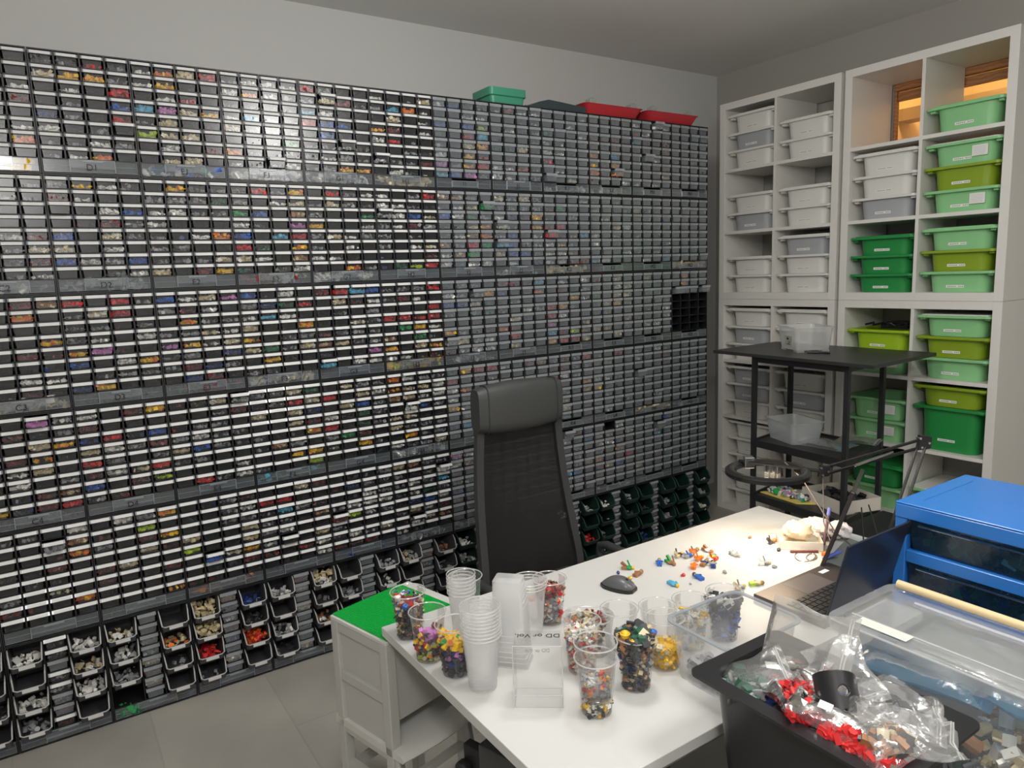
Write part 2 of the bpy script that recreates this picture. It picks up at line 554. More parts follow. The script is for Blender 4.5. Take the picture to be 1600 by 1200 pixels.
D[2] = """..Rm ..o. .... ...y ..R. .... ..ww ..R.|r.rg gtr. gg.k gw.w yp.. b.wy .kgg By..|bwtp gRw. .ygg kgtw pywt gg.B kRBg .BR.|b.w. gBNr wcw. t..y y.kg tngt .y.. kg..|Rrcb .tRw .k.g ..tk Rggk mtkw k..p c.ww|gkgr kRw. ...r rrrr .nyw m.n. y.ty ww..|.gg. wggy bbtN k.gn .... ygN. gtgw Rgww|RR.c b..o .... k.wg .tB. oR.. Br.. .t..|.w.w .R.g ..yw ryg. rw.. p..m cRlm yrrt|..t. ..wt n.tt .tyg .... ..Rm tm.g ..t.|.t.. .... .... ...g ...w ...w .ww. ....|.o.. .o.. .... XXXX XXXX XXXX XXXX XXXX""".split('|')
D[3] = """y.pw RR.k ..ty wRy. kwt. .w.g ..Rm yBRr|w.Ry R... br.b twgR rg.g Rwtr b.Rl gR..|.gtg ..gR .gg. gwgk tbg. kg.. ...w .rgw|gktN .krt t.tB ..tR g..y .mg. ..yy g..l|.tgg r.tw .tbg w.Ng r.Ng gnR. k.y. ....|owgg ottw mtww .wbg tt.. tgkg .ygg wkgt|Nyrr r.Rg wokw wN.. yw.. .g.. Bc.. ....|wNRm .... .g.. .... .w.. .... .... ....|gRkr RRgk Rwg. r..o .g.y Bt.. tt.. gg..|..r. Rg.. .... wwg. y... ...B g.gk gw..|w.wg w..R ...R .... .g.. .... ..g. ....|.... .... .... .... .... .... .... ....""".split('|')
D[4] = """gg.w ..gm ...o k.R. .... g.t. R..o ....|.wgy ..l. g.Ry ..t. Rt.. R..R .... ...y|..gR ..gw ..kg t..t l..t .bty ...R ....|..tR rr.. kcgR gg.m gw.. w..t R.Rw ...w|...g .Bgk ..wg gwww Rlwg g... kwgt RRR.|tmgg gRgw gwgc kwNg .Bbw ktwR .wtm w...|pww. wmm. m... gg.. b... g... .... ....|.... .... .... .... .... .... .... ....|..RB Rw.b p.g. ..g. t.gm tcb. wcg. m.g.|.Xw. ww.w wwk. g.y. o..r Rtb. .... ....|...b .g.b ..c. .... ..R. R.R. tR.. ....|.... .... .... .... .... .... .... ....""".split('|')
PULLED = {(0, 0, 5, 3), (0, 2, 7, 2), (0, 3, 1, 1), (0, 3, 5, 2), (0, 4, 6, 0), (1, 0, 2, 0), (1, 4, 2, 0), (2, 3, 0, 1), (2, 3, 0, 2), (2, 3, 7, 0), (3, 1, 0, 3), (3, 4, 3, 1), (1, 6, 3, 0), (0, 7, 7, 0),
          (0, 8, 6, 2), (0, 10 - 1, 0, 2), (0, 9, 4, 1), (1, 5, 1, 3), (3, 9, 3, 0), (4, 9, 1, 2), (4, 7, 0, 1), (2, 5, 1, 2), (2, 5, 6, 0), (4, 3, 4, 0), (4, 2, 5, 1), (4, 4, 6, 1), (3, 4, 3, 1), (3, -1, 0, 2), (4, -1, 1, 2), (4, 1, 5, 1), (4, 4, 1, 3), (1, 6, 5, 0), (1, 7, 4, 0), (2, 10, 2, 3), (2, 10, 2, 0)}
SHADES = {'r': 'rrrR', 'y': 'yyyo', 'o': 'oooy', 'b': 'bbbB', 'n': 'nnnN', 'l': 'lll', 't': 'tttw', 'm': 'mmt', 'p': 'ppp', 'c': 'ccc', 'w': 'wwwg', 'g': 'ggk', 'k': 'kkg', 'R': 'RRk', 'B': 'BBk', 'N': 'NNk', '.': '..k'}
BIGFILL = {(0, 1): 'nwb', (0, 2): 'ww', (0, 3): 'wwg', (0, 4): 't', (2, 4): 'yl', (1, 2): 'tRw', (2, 2): 'tw', (1, 3): 'w', (1, 7): 't', (1, 10): 't', (3, 9): 't', (3, 2): 'cN', (3, 4): 'wg', (0, -1): 'y', (2, -1): 'wt', (4, 1): 'mR', (1, 0): 'g', (2, 0): 'k', (2, 1): 'NR'}
ROWW = ['top', 'second', 'third', 'fourth', 'fifth']


def row_word(j):
    return ROWW[j] + ' row'


def fill_cell(mb, rnd, ch, yc, z0, wid, hmax, x0, x1):
    if ch == '.':
        if rnd.random() < 0.72:
            return
        n, lev = rnd.randint(1, 4), 0.3
        keys = rnd.choice(['..', 'kk', 'gk', '.B', '.R'])
    else:
        keys = SHADES[ch]
        lev = rnd.choice([0.4, 0.6, 0.75, 0.9, 0.95]) if ch not in 'wgk' else rnd.choice([0.3, 0.4, 0.6, 0.8])
        n = int(8 + 16 * lev)
    lev *= hmax

    def reg(r, t):
        return Vector((r.uniform(x0, x1) if r.random() < 0.4 else x1 - r.random() * 0.012, yc + r.uniform(-wid / 2, wid / 2) * 0.92, z0 + 0.004 + r.random() * (lev - 0.006)))
    bits(mb, rnd, keys, n, reg, (0.008, 0.017), 0.4)
    if ch != '.' and lev > 0.5 * hmax:    # the packed heap behind the front layer
        mb.box(x0 - 0.02, x1 - 0.012, yc - wid / 2, yc + wid / 2, z0 + 0.001, z0 + lev * 0.7, PK.index(keys[0]))


LET = 'BCDEFGHIJKLMN'
COLN = range(-2, 11)
for j in range(5):
    for i in COLN:
        L = LET[i + 2]
        rows = D[j][i + 1].split() if i >= -1 else ['....'] * 8
        z0 = CH * (5 - j)
        rnd = random.Random(100 * j + i)
        light = i <= 4
        cab = inst(CAB, 'drawer_cabinet', None, (0, CY0 + i * CW, z0))
        kindw = 'white-tabbed' if light else 'clear-tabbed'
        wh = f'marked {L}{j + 1} on its wide drawer' if j < 4 or i == 4 else f'directly below the cabinet marked {L}4'
        tag(cab, f'black cabinet of {kindw} clear drawers, {wh}', 'drawer cabinet', 'drawer cabinets covering the long wall')
        mb = MB()
        for rI, row in enumerate(rows):
            z = CH - 0.005 - (rI + 1) * RP + 0.0022
            for cI, ch in enumerate(row):
                if ch == 'X':
                    continue
                yc = (cI + 0.5) * CZ
                out = 0.03 if (j, i, rI, cI) in PULLED else (rnd.random() < 0.05) * 0.008
                d = inst(DR_L if light else DR_D, 'drawer', cab, (out, yc, z))
                if light:
                    inst(STRIP, 'label_strip', d)
                fill_cell(mb, rnd, ch, yc, z + 0.001, dw - 0.006, dh - 0.014, -0.07 + out, -0.009 + out)
        notch = i >= 7 or (i == 5 and j == 0)
        b = inst(WD1 if notch else WD0, 'wide_drawer', cab, (0, 0.007, 0.0075))
        if j < 4 or i == 4:
            Mx = Matrix.Translation((0.0043, (CW - 0.014) * .5, 0.018)) @ Matrix(((0, 0, 1, 0), (1, 0, 0, 0), (0, 1, 0, 0), (0, 0, 0, 1)))
            text('marker_writing', L + str(j + 1), 0.03, Mx, b)
        fk = BIGFILL.get((j, i))
        if fk or rnd.random() < 0.35:
            fk2 = fk or rnd.choice(['gk', 'k', 'wg', 'B'])
            n = 60 if fk else 14
            hh = 0.034 if fk else 0.015
            bits(mb, rnd, fk2, n, lambda r, t: Vector((-0.012 - r.random() * 0.04, 0.02 + r.random() * (CW - 0.04), 0.013 + r.random() * hh)), (0.012, 0.03), 0.3)
        if mb.v:
            c = mb.build('toy_parts', PM, None, loc=(0, CY0 + i * CW, z0))
            tag(c, f'loose toy parts sorted in the drawers of the cabinet {wh}', 'toy parts', 'sorted parts in the wall drawers', 'stuff')

# bottom row: cabinets with open stacking bins hung either side of one column of drawers
BW, BH, BD = 0.104, 0.083, 0.11


def bin_mesh():
    m = MB(); a = BW / 2; t = 0.0025
    m.box(-0.105, 0.055, -a * .86, a * .86, 0, t)
    for s in (-1, 1):
        poly = [(-0.105, 0), (0.055, 0), (0.07, 0.028), (0.052, BH * .8), (0.03, BH), (-0.105, BH)]
        m.loft([[(x, s * (a * .86 + (a * .14) * z / BH), z) for x, z in poly], [(x, s * (a * .86 + (a * .14) * z / BH) - s * t, z) for x, z in poly]], 0)
    m.box(-0.105, -0.103, -a, a, 0, BH)
    # front lip
    m.loft([[(0.055, -a * .86, 0), (0.055, a * .86, 0), (0.052, a * .86, 0), (0.052, -a * .86, 0)], [(0.07, -a * .9, 0.028), (0.07, a * .9, 0.028), (0.067, a * .9, 0.028), (0.067, -a * .9, 0.028)]], 0)
    return m


m = bin_mesh(); a = BW / 2
BIN_ME = to_mesh(m, pm('grey_bin_plastic', (0.07, 0.07, 0.075), 0.45))
m = bin_mesh()
BING_ME = to_mesh(m, pm('green_bin_plastic', (0.006, 0.021, 0.017), 0.4))
m = MB()
path = [(0.031, -a, BH), (0.052, -a * .97, BH * .8), (0.069, -a * .92, 0.032), (0.07, -a * .72, 0.026), (0.07, a * .72, 0.026), (0.069, a * .92, 0.032), (0.052, a * .97, BH * .8), (0.031, a, BH)]
m.tube(path, [0.0014, 0.0028, 0.003, 0.0024, 0.0024, 0.003, 0.0028, 0.0014], 6)
RIM_ME = to_mesh(m, pm('pale_bin_rim', (0.42, 0.42, 0.42), 0.4))
RIMG_ME = to_mesh(m, pm('green_bin_rim', (0.018, 0.055, 0.045), 0.35))
m = MB(); m.box(0.0705, 0.0725, -a * .45, a * .5, 0.013, 0.026)
TAB_ME = to_mesh(m, pm('bin_label_card', (0.6, 0.6, 0.59), 0.5))
BINFILL = {}
for (i, side, k, ch) in [(-1, 0, 0, 'w'), (-1, 0, 2, 'w'), (-1, 0, 3, 'g'), (-1, 1, 0, 'w'), (-1, 1, 1, 'tw'), (-1, 1, 2, 'w'), (0, 0, 0, 'tw'), (0, 0, 1, 'wg'), (0, 0, 2, 'g'),
                        (0, 1, 1, 'ot'), (1, 0, 0, 't'), (1, 0, 1, 't'), (1, 0, 2, 'r'), (1, 1, 0, 'B'), (1, 1, 2, 'oor'), (1, 1, 1, 'k'), (2, 0, 0, 'wg'), (2, 0, 2, 'gw'), (2, 1, 0, 'ttw'),
                        (2, 1, 2, 'wm'), (3, 0, 1, 'g'), (3, 1, 0, 'g'), (3, 1, 1, 'wk'), (4, 0, 0, 'tg'), (4, 1, 0, 'km'), (4, 1, 1, 'kg'), (5, 0, 0, 'w'), (5, 0, 1, 'gw'),
                        (7, 0, 0, 'w'), (7, 0, 1, 'g'), (7, 1, 0, 'wg'), (7, 1, 2, 'r'), (8, 0, 0, 'w'), (8, 1, 0, 'g'), (8, 1, 1, 'k'), (9, 0, 1, 'k'), (9, 1, 1, 'g'), (9, 1, 2, 'g'), (10, 1, 1, 'g'), (10, 1, 2, 'tw'), (9, 0, 3, 'B')]:
    BINFILL[(i, side, k)] = ch
CNAME = {'w': 'white', 'tw': 'cream', 'g': 'grey', 'ot': 'orange', 't': 'tan', 'r': 'red', 'B': 'dark blue', 'oor': 'bright orange', 'k': 'black', 'wg': 'pale grey', 'gw': 'grey', 'ttw': 'cream', 'wm': 'white and brown', 'wk': 'white and black', 'tg': 'dull tan', 'km': 'dark brown', 'kg': 'dark grey'}
for i in COLN:
    rnd = random.Random(900 + i)
    green = i >= 5
    cab = inst(CABB, 'drawer_cabinet', None, (0, CY0 + i * CW, 0))
    tag(cab, f'bottom row black cabinet between open bins, in the column of cabinet {LET[i + 2]}4', 'drawer cabinet', 'bottom row cabinets on the floor')
    mb = MB()
    light = i in (-1, -2)
    for k in range(8):
        if True:
            z = CH - 0.005 - (k + 1) * RP + 0.0022
            d = inst(DR_L if light and k in (0, 1, 3, 4, 7) else DR_D, 'drawer', cab, (0.0, CW / 2, z))
            if light and k in (0, 1, 3, 4, 7):
                inst(STRIP, 'label_strip', d)
            fill_cell(mb, rnd, rnd.choice('..kgRkmt..N'), CW / 2, z + 0.001, dw - 0.006, dh - 0.014, -0.07, -0.009)
    inst(WD0, 'wide_drawer', cab, (0, 0.007, 0.0075))
    if i == 0:
        bits(mb, rnd, 'nNn', 90, lambda r, t: Vector((-0.012 - r.random() * 0.03, 0.02 + r.random() * 0.07, 0.013 + r.random() * 0.03)), (0.012, 0.03), 0.3)
    c = mb.build('toy_parts', PM, None, loc=(0, CY0 + i * CW, 0))
    tag(c, f'loose parts in the narrow drawers of the bottom cabinet in column {LET[i + 2]}', 'toy parts', 'sorted parts in the bottom drawers', 'stuff')
    for side in (0, 1):
        for k in range(4):
            if i == 0 and side == 0 and k == 3:
                continue
            if i == 10 and side == 0 and k > 3:
                continue
            yb = CY0 + i * CW + (0.006 + BW / 2 + 0.002 if side == 0 else CW - 0.006 - BW / 2 - 0.002)
            zb = CH - 0.008 - (k + 1) * 0.0885 + 0.004
            loc = (-0.026, yb, zb)
            o = inst(BING_ME if green else BIN_ME, 'storage_bin', None, loc)
            rim = inst(RIMG_ME if green else RIM_ME, 'rim', o)
            cn = 'dark green' if green else 'grey'
            ch = BINFILL.get((i, side, k))
            fillw = f'of {CNAME[ch]} parts' if ch else 'nearly empty'
            tag(o, f'{cn} open bin {fillw}, {ORD[k]} down, {"left" if side == 0 else "right"} stack under column {LET[i + 2]}', 'storage bin', 'open bins along the bottom row')
            if not green:
                inst(TAB_ME, 'label_card', o)
            if ch or rnd.random() < 0.4:
                mb = MB()
                n = (60 if ch in ('oor', 'ttw', 't') else 26) if ch else 8
                hh = 0.05 if ch in ('oor', 'ttw', 't') else (0.022 if ch else 0.012)

                def reg(r, t):
                    return Vector((r.uniform(-0.05, 0.05), r.uniform(-0.04, 0.04), 0.008 + r.random() * hh))
                bits(mb, rnd, ch or 'kg', n, reg, (0.01, 0.022), 0.35)
                c = mb.build('toy_parts', PM, None, loc=loc)
                cw = CNAME[ch] if ch else 'few dark'
                tag(c, f'{cw} loose parts in the {ORD[k]} {"left" if side == 0 else "right"} bin under column {LET[i + 2]}', 'toy parts', 'parts lying in the open bins', 'stuff')

# on top of the cabinets
TOP = 6 * CH
GREEN = pm('green_plastic', (0.05, 0.27, 0.17), 0.4)
m = MB()
m.loft([ring3(rrect(0.16, 0.19, 0.02), 0.0), ring3(rrect(0.165, 0.2, 0.02), 0.035), ring3(rrect(0.18, 0.215, 0.02), 0.04), ring3(rrect(0.18, 0.215, 0.02), 0.075), ring3(rrect(0.17, 0.205, 0.02), 0.075), ring3(rrect(0.15, 0.185, 0.02), 0.004)], 0)
g = m.build('plastic_tub', GREEN, None, smooth=True, loc=(-0.10, -1.31, TOP))
tag(g, 'small green plastic tub on top of the drawer wall', 'tub')
m = MB()
ys = [-0.19, -0.15, -0.1, -0.04, 0.04, 0.12, 0.2]
hs = [0.004, 0.008, 0.03, 0.045, 0.04, 0.034, 0.03]
m.loft([[(-0.12, y, 0), (-0.12, y, h), (-0.02, y, h + .004), (0.09, y, h), (0.09, y, 0)] for y, h in zip(ys, hs)], 0)
tag(m.build('plastic_sheet', pm('dark_sheet', (0.03, 0.045, 0.05), 0.5), None, smooth=True, loc=(-0.10, -1.03, TOP)), 'dark curved plastic sheet lying on the drawer wall beside the green tub', 'plastic sheet')
RED = pm('red_plastic', (0.5, 0.03, 0.04), 0.4)
for n_, (ya, yb) in enumerate(((-0.83, -0.425), (-0.385, 0.02))):
    e = empty('tray', (-0.13, (ya + yb) / 2, TOP))
    L = yb - ya
    m = MB()
    m.loft([ring3(rrect(0.2, L - 0.06, 0.02), 0.0), ring3(rrect(0.25, L + 0.0, 0.03), 0.05), ring3(rrect(0.26, L + 0.02, 0.03), 0.055), ring3(rrect(0.245, L - 0.005, 0.03), 0.055), ring3(rrect(0.19, L - 0.07, 0.02), 0.004)], 0)
    m.build('tray_body', RED, e, smooth=True)
    for s in (-1, 1):
        m = MB(); m.box(0.075, 0.115, s * L * .36 - 0.022, s * L * .36 + 0.022, 0.055, 0.08); m.box(0.08, 0.11, s * L * .36 - 0.012, s * L * .36 + 0.012, 0.08, 0.086)
        m.build('clip', pm('clear_clip', (0.3, 0.32, 0.3), 0.3), e, bevel=0.003)
    tag(e, 'shallow red tray on the drawer wall, nearer ' + ('the dark sheet' if n_ == 0 else 'the white shelves'), 'tray', 'red trays on top of the drawer wall')

# ------------------------------------------------------------------ white shelf units
YS = 0.50209
SW = 0.8437
SD = 0.40
Z1 = 1.455
fr = 0.042
UH = 1.2487


def shelf_unit(x, z0, h, cells, label, name='shelf_unit'):
    """cells: list of cell floor heights above z0, top first"""
    m = MB()
    m.box(0, fr, 0, SD, 0, h); m.box(SW - fr, SW, 0, SD, 0, h); m.box(fr, SW - fr, 0, SD, h - fr, h); m.box(fr, SW - fr, 0, SD, 0, fr)
    o = m.build(name, WHITEL, None, loc=(x, YS, z0), bevel=0.001, seg=1)
    m = MB(); m.box(SW / 2 - 0.0085, SW / 2 + 0.0085, 0.001, SD, fr, h - fr); m.build('upright_divider', WHITEL, o)
    for c in cells:
        if c > fr + 0.01:
            for xa, xb in ((fr, SW / 2 - 0.0085), (SW / 2 + 0.0085, SW - fr)):
                m = MB(); m.box(xa, xb, 0.001, SD, c - 0.019, c); m.build('shelf_board', WHITEL, o)
    tag(o, label, 'shelf unit')
    return o


ip = 0.389
upc = [UH - fr - 0.3735 - k * 0.3935 for k in range(3)]
upc[2] = fr
lpt = Z1 - fr - 0.3625
loc_ = [lpt - k * 0.382 for k in range(3)] + [fr]
XA, XB = -0.257, 0.610
shelf_unit(XA, Z1, UH, upc, 'upper white cube shelf holding white and grey boxes, next to the drawer wall')
shelf_unit(XB, Z1, UH, upc, 'upper white cube shelf holding green boxes, in front of the window')
shelf_unit(XA, 0, Z1 - 0.001, loc_, 'lower white cube shelf behind the black rack, next to the drawer wall')
shelf_unit(XB, 0, Z1 - 0.001, loc_, 'lower white cube shelf with the deep green box')

SB = {'w': ((0.74, 0.73, 0.69), 'white'), 'g': ((0.4, 0.41, 0.43), 'grey'), 'mint': ((0.27, 0.58, 0.27), 'mint green'), 'lime': ((0.34, 0.52, 0.02), 'lime green'),
      'olive': ((0.25, 0.36, 0.02), 'olive green'), 'green': ((0.02, 0.26, 0.06), 'dark green')}
SBM = {k: pm('box_plastic_' + v[1].replace(' ', '_'), v[0], 0.4, bump=0.1, bscale=300) for k, v in SB.items()}
cw = SW / 2 - fr - 0.0085


def storage_box(x, y, z, col, rim, hgt, label, lid=False, tilt=0, lab=True, sheet=False, rz=0, width=cw - 0.012, paperlid=False):
    """x: cell centre; y: front of the rim; z: base"""
    o = empty('storage_box', (x, y, z), rz)
    if tilt:
        o.rotation_euler = (0, tilt, rz)
    W = width; dpt = 0.36
    wt, wb = W - 0.07, W - 0.09
    r = 0.05
    cy = dpt / 2
    m = MB()
    rings = []
    for t, zz in ((0, 0), (0.25, hgt * .3), (0.75, hgt * .8), (1, hgt - 0.012)):
        ww = wb + (wt - wb) * t
        dd = dpt - 0.06 + 0.02 * t
        rings.append(ring3(rrect(ww, dd, r, 7, 0, cy), zz))
    inner = [ring3(rrect(wt - 0.006, dpt - 0.046, r - .003, 7, 0, cy), hgt - 0.002), ring3(rrect(wb - 0.006, dpt - 0.066, r - .003, 7, 0, cy), 0.004)]
    m.loft(rings + inner, 0)
    m.build('tub', SBM[col], o, smooth=True)
    m = MB()
    ro = [ring3(rrect(W, dpt, 0.022, 4, 0, cy), hgt - 0.013), ring3(rrect(W, dpt, 0.022, 4, 0, cy), hgt), ring3(rrect(wt - 0.01, dpt - 0.05, r - .005, 4, 0, cy), hgt), ring3(rrect(wt - 0.01, dpt - 0.05, r - .005, 4, 0, cy), hgt - 0.013)]
    m.loft(ro + [ro[0]], 0, False, False)
    for s in (-1, 1):
        for yy in (0.02, dpt - 0.05):
            m.box(s * (W / 2 - 0.025) - 0.012, s * (W / 2 - 0.025) + 0.012, yy, yy + 0.03, hgt - 0.024, hgt - 0.012)
    m.build('rim', SBM[rim], o, bevel=0.002)
    if lid:
        m = MB(); m.loft([ring3(rrect(W - 0.03, dpt - 0.02, 0.03, 5, 0, cy), hgt + 0.0003), ring3(rrect(W - 0.03, dpt - 0.02, 0.03, 5, 0, cy), hgt + 0.005)], 0)
        m.build('lid', SBM['w'] if paperlid else SBM[rim], o)
    if lab:
        yf = (dpt - (dpt - 0.06)) / 2
        m = MB(); m.box(-0.05, 0.035, yf - 0.0035, yf + 0.002, hgt * .22, hgt * .22 + 0.013, 0)
        for q in range(9):
            xx = -0.042 + q * 0.0085
            if q in (5,):
                continue
            m.box(xx, xx + 0.005, yf - 0.004, yf - 0.0034, hgt * .22 + 0.005, hgt * .22 + 0.008, 1)
        m.build('name_label', [PAPER, INK], o)
    if sheet:
        yf = 0.022
        m = MB(); m.box(0.04, 0.11, yf - 0.0035, yf + 0.001, hgt * .3, hgt * .3 + 0.05, 0)
        for q in range(6):
            m.box(0.045, 0.1, yf - 0.0042, yf - 0.0034, hgt * .3 + 0.006 + q * 0.007, hgt * .3 + 0.0068 + q * 0.007, 1)
        m.build('paper_label', [PAPER, pm('faded_ink', (0.3, 0.3, 0.4), 0.7)], o)
    tag(o, label, 'storage box', 'storage boxes in the white shelves')
    return o


def stack(unit, colI, z0, boxes, where, yoff=0.0, dx=0.0):
    """boxes bottom first: (colour, rim, height, kwargs)"""
    X = (XA if unit == 0 else XB) + (fr + cw / 2 if colI == 0 else SW - fr - cw / 2)
    z = z0 + 0.0006
    pos = ['lowest', 'second', 'third', 'fourth']
    n = len(boxes)
    for q, (c, rm, h, kw) in enumerate(boxes):
        kw = dict(kw)
        yo = kw.pop('yo', 0)
        ddx = kw.pop('dx', 0)
        pw = 'only box' if n == 1 else ('bottom box' if q == 0 else ('top box' if q == n - 1 else 'middle box'))
        rimw = '' if rm == c else ' with white rim'
        storage_box(X + dx + ddx, YS + 0.008 + yoff + yo, z, c, rm, h, f'{SB[c][1]} storage box, {pw}, {where}', **kw)
        z += h + (0.0065 if kw.get('lid') else 0.0008)


U = [Z1 + c for c in upc]
Lw = loc_
hS = 0.112
w_ = ('w', 'w', hS, {}); g_ = ('g', 'w', hS, {})
L_ = dict(lid=True)
cub = 'cube of upper shelf near the drawer wall'
stack(0, 0, U[0], [('w', 'w', hS, {}), ('g', 'w', hS * .95, {}), ('w', 'w', hS, L_)], 'top left ' + cub)
stack(0, 1, U[0], [w_, ('w', 'w', hS, L_)], 'top right ' + cub)
stack(0, 0, U[1], [g_, ('w', 'w', hS, L_)], 'middle left ' + cub)
stack(0, 1, U[1], [w_, ('w', 'w', hS, L_)], 'middle right ' + cub)
stack(0, 0, U[2], [w_, ('w', 'w', hS, L_)], 'low left ' + cub)
stack(0, 1, U[2], [w_, w_, ('g', 'w', hS, L_)], 'low right ' + cub)
cub = 'cube of upper shelf at the window'
stack(1, 1, U[0], [('mint', 'mint', 0.125, L_)], 'top right ' + cub)
stack(1, 0, U[1], [('g', 'w', 0.115, {}), ('w', 'w', 0.115, {}), ('w', 'w', 0.115, L_)], 'middle left ' + cub)
stack(1, 1, U[1], [('mint', 'mint', 0.11, dict(sheet=True)), ('olive', 'olive', 0.115, {}), ('mint', 'mint', 0.11, dict(sheet=True, lid=True, paperlid=True))], 'middle right ' + cub)
stack(1, 0, U[2], [('green', 'green', 0.1, {}), ('green', 'green', 0.1, {}), ('green', 'green', 0.1, L_)], 'low left ' + cub, dx=0.004)
stack(1, 1, U[2], [('mint', 'mint', 0.105, {}), ('olive', 'olive', 0.105, {}), ('mint', 'mint', 0.108, L_)], 'low right ' + cub)
cub = 'cube of lower shelf near drawer wall'
stack(0, 0, Lw[0], [w_, g_, ('w', 'w', hS, L_)], 'top left ' + cub)
stack(0, 1, Lw[0], [w_, g_, ('w', 'w', hS, L_)], 'top right ' + cub)
stack(0, 0, Lw[1], [w_, g_, g_], 'second left ' + cub)
stack(0, 1, Lw[1], [w_, g_, ('w', 'w', hS, {})], 'second right ' + cub)
stack(0, 0, Lw[2], [w_, w_, ('w', 'w', hS, {})], 'third left ' + cub, yoff=0.03)
stack(0, 1, Lw[2], [w_, w_], 'third right ' + cub)
stack(0, 0, Lw[3], [w_, w_], 'lowest left ' + cub, yoff=0.02) if Lw[2] - Lw[3] > 0.24 else stack(0, 0, Lw[3], [w_], 'lowest left ' + cub)
cub = 'cube of lower shelf behind the lamp'
stack(1, 0, Lw[0], [('mint', 'mint', 0.12, dict(sheet=True)), ('lime', 'lime', 0.12, {})], 'top left ' + cub)
stack(1, 1, Lw[0], [('mint', 'mint', 0.11, {}), ('olive', 'olive', 0.11, {}), ('mint', 'mint', 0.108, dict(lid=True, paperlid=True))], 'top right ' + cub)
stack(1, 0, Lw[1], [('mint', 'mint', 0.12, dict(sheet=True)), ('mint', 'mint', 0.12, dict(sheet=True))], 'second left ' + cub)
stack(1, 1, Lw[1], [('green', 'green', 0.235, {}), ('olive', 'olive', 0.108, dict(dx=-0.002))], 'second right ' + cub)
stack(1, 0, Lw[2], [('mint', 'mint', 0.12, {}), ('green', 'green', 0.125, L_)], 'third left ' + cub)
stack(1, 1, Lw[2], [('mint', 'mint', 0.16, dict(lid=True, paperlid=True))], 'third right ' + cub)
stack(1, 0, Lw[3], [('mint', 'mint', 0.12, {})], 'lowest left ' + cub)
# black things lying in the open lime box
m = MB(); r0 = random.Random(5)
m.tube([(0.72 + 0.02 * k, 0.6 + 0.03 * math.sin(k * 1.3), Lw[0] + 0.262 + 0.006 * (k % 3)) for k in range(13)], 0.006, 6)
m.box(0.8, 0.95, 0.62, 0.8, Lw[0] + 0.243, Lw[0] + 0.275)
tag(m.build('black_parts', pm('black_gloss', (0.01, 0.01, 0.012), 0.25), None, smooth=False), 'black cable and parts heaped on the lime green box', 'black parts')

# ------------------------------------------------------------------ black rack
e = empty('metal_rack', (0, 0, 0))
P = dict(fl=(0.508, -0.10), fr=(1.073, -0.14), bl=(0.452, 0.30), br=(1.017, 0.27))
RT = 1.2
m = MB()
corners = [(0.262, -0.153), (1.237, -0.204), (1.205, 0.42), (0.245, 0.44)]
m.prism(corners, RT - 0.018, RT)
m.build('table_top', pm('black_board', (0.028, 0.027, 0.028), 0.42, bump=0.1, bscale=300), e, bevel=0.002)
for k, (x, y) in P.items():
    m = MB(); m.box(x - 0.0115, x + 0.0115, y - 0.0115, y + 0.0115, 0, RT - 0.018); m.build('post', BLKMET, e)


def rackshelf(z, zr, board=True):
    for a, b in (('fl', 'fr'), ('bl', 'br'), ('fl', 'bl'), ('fr', 'br')):
        m = MB(); pa, pb = P[a], P[b]
        m.bar((pa[0], pa[1], z - 0.016), (pb[0], pb[1], z - 0.016), 0.012, 0.04); m.build('rail', BLKMET, e)
    if board:
        m = MB(); m.prism([P['fl'], P['fr'], P['br'], P['bl']], z - 0.012, z - 0.004); m.build('shelf_board', BLKMET, e)


for a, b in (('fl', 'fr'), ('bl', 'br'), ('fl', 'bl'), ('fr', 'br')):
    m = MB(); pa, pb = P[a], P[b]
    m.bar((pa[0], pa[1], RT - 0.036), (pb[0], pb[1], RT - 0.036), 0.02, 0.035); m.build('rail', BLKMET, e)
rackshelf(0.71, 0); rackshelf(0.40, 0)
tag(e, 'black metal rack with dark board top in front of the white shelves', 'rack')

# clear lidless box with paper label on the rack top, and a pen


def clear_tub(name, x, y, z, w, d, h, rz, label, mat=C_BOX, feet=True, taper=0.85, cat='box'):
    o = empty(name, (x, y, z), rz)
    m = MB(); f = 0.012 if feet else 0
    m.loft([ring3(rrect(w * taper, d * taper, 0.02), f), ring3(rrect(w, d, 0.025), h - 0.002)], 0, True, False)
    m.build('tub', mat, o, smooth=True)
    m = MB()
    a = [ring3(rrect(w, d, 0.025), h - 0.004), ring3(rrect(w + 0.018, d + 0.018, 0.03), h - 0.004), ring3(rrect(w + 0.018, d + 0.018, 0.03), h), ring3(rrect(w, d, 0.025), h)]
    m.loft(a + [a[0]], 0, False, False)
    m.build('rim', C_BIG2 if mat is C_BOX else mat, o, smooth=True)
    if feet:
        for sx in (-1, 1):
            for sy in (-1, 1):
                m = MB(); xx, yy = sx * (w * taper / 2 - 0.025), sy * (d * taper / 2 - 0.022)
                m.box(xx - 0.02, xx + 0.02, yy - 0.02, yy + 0.02, 0, f); m.build('foot', mat, o)
    tag(o, label, cat)
    return o


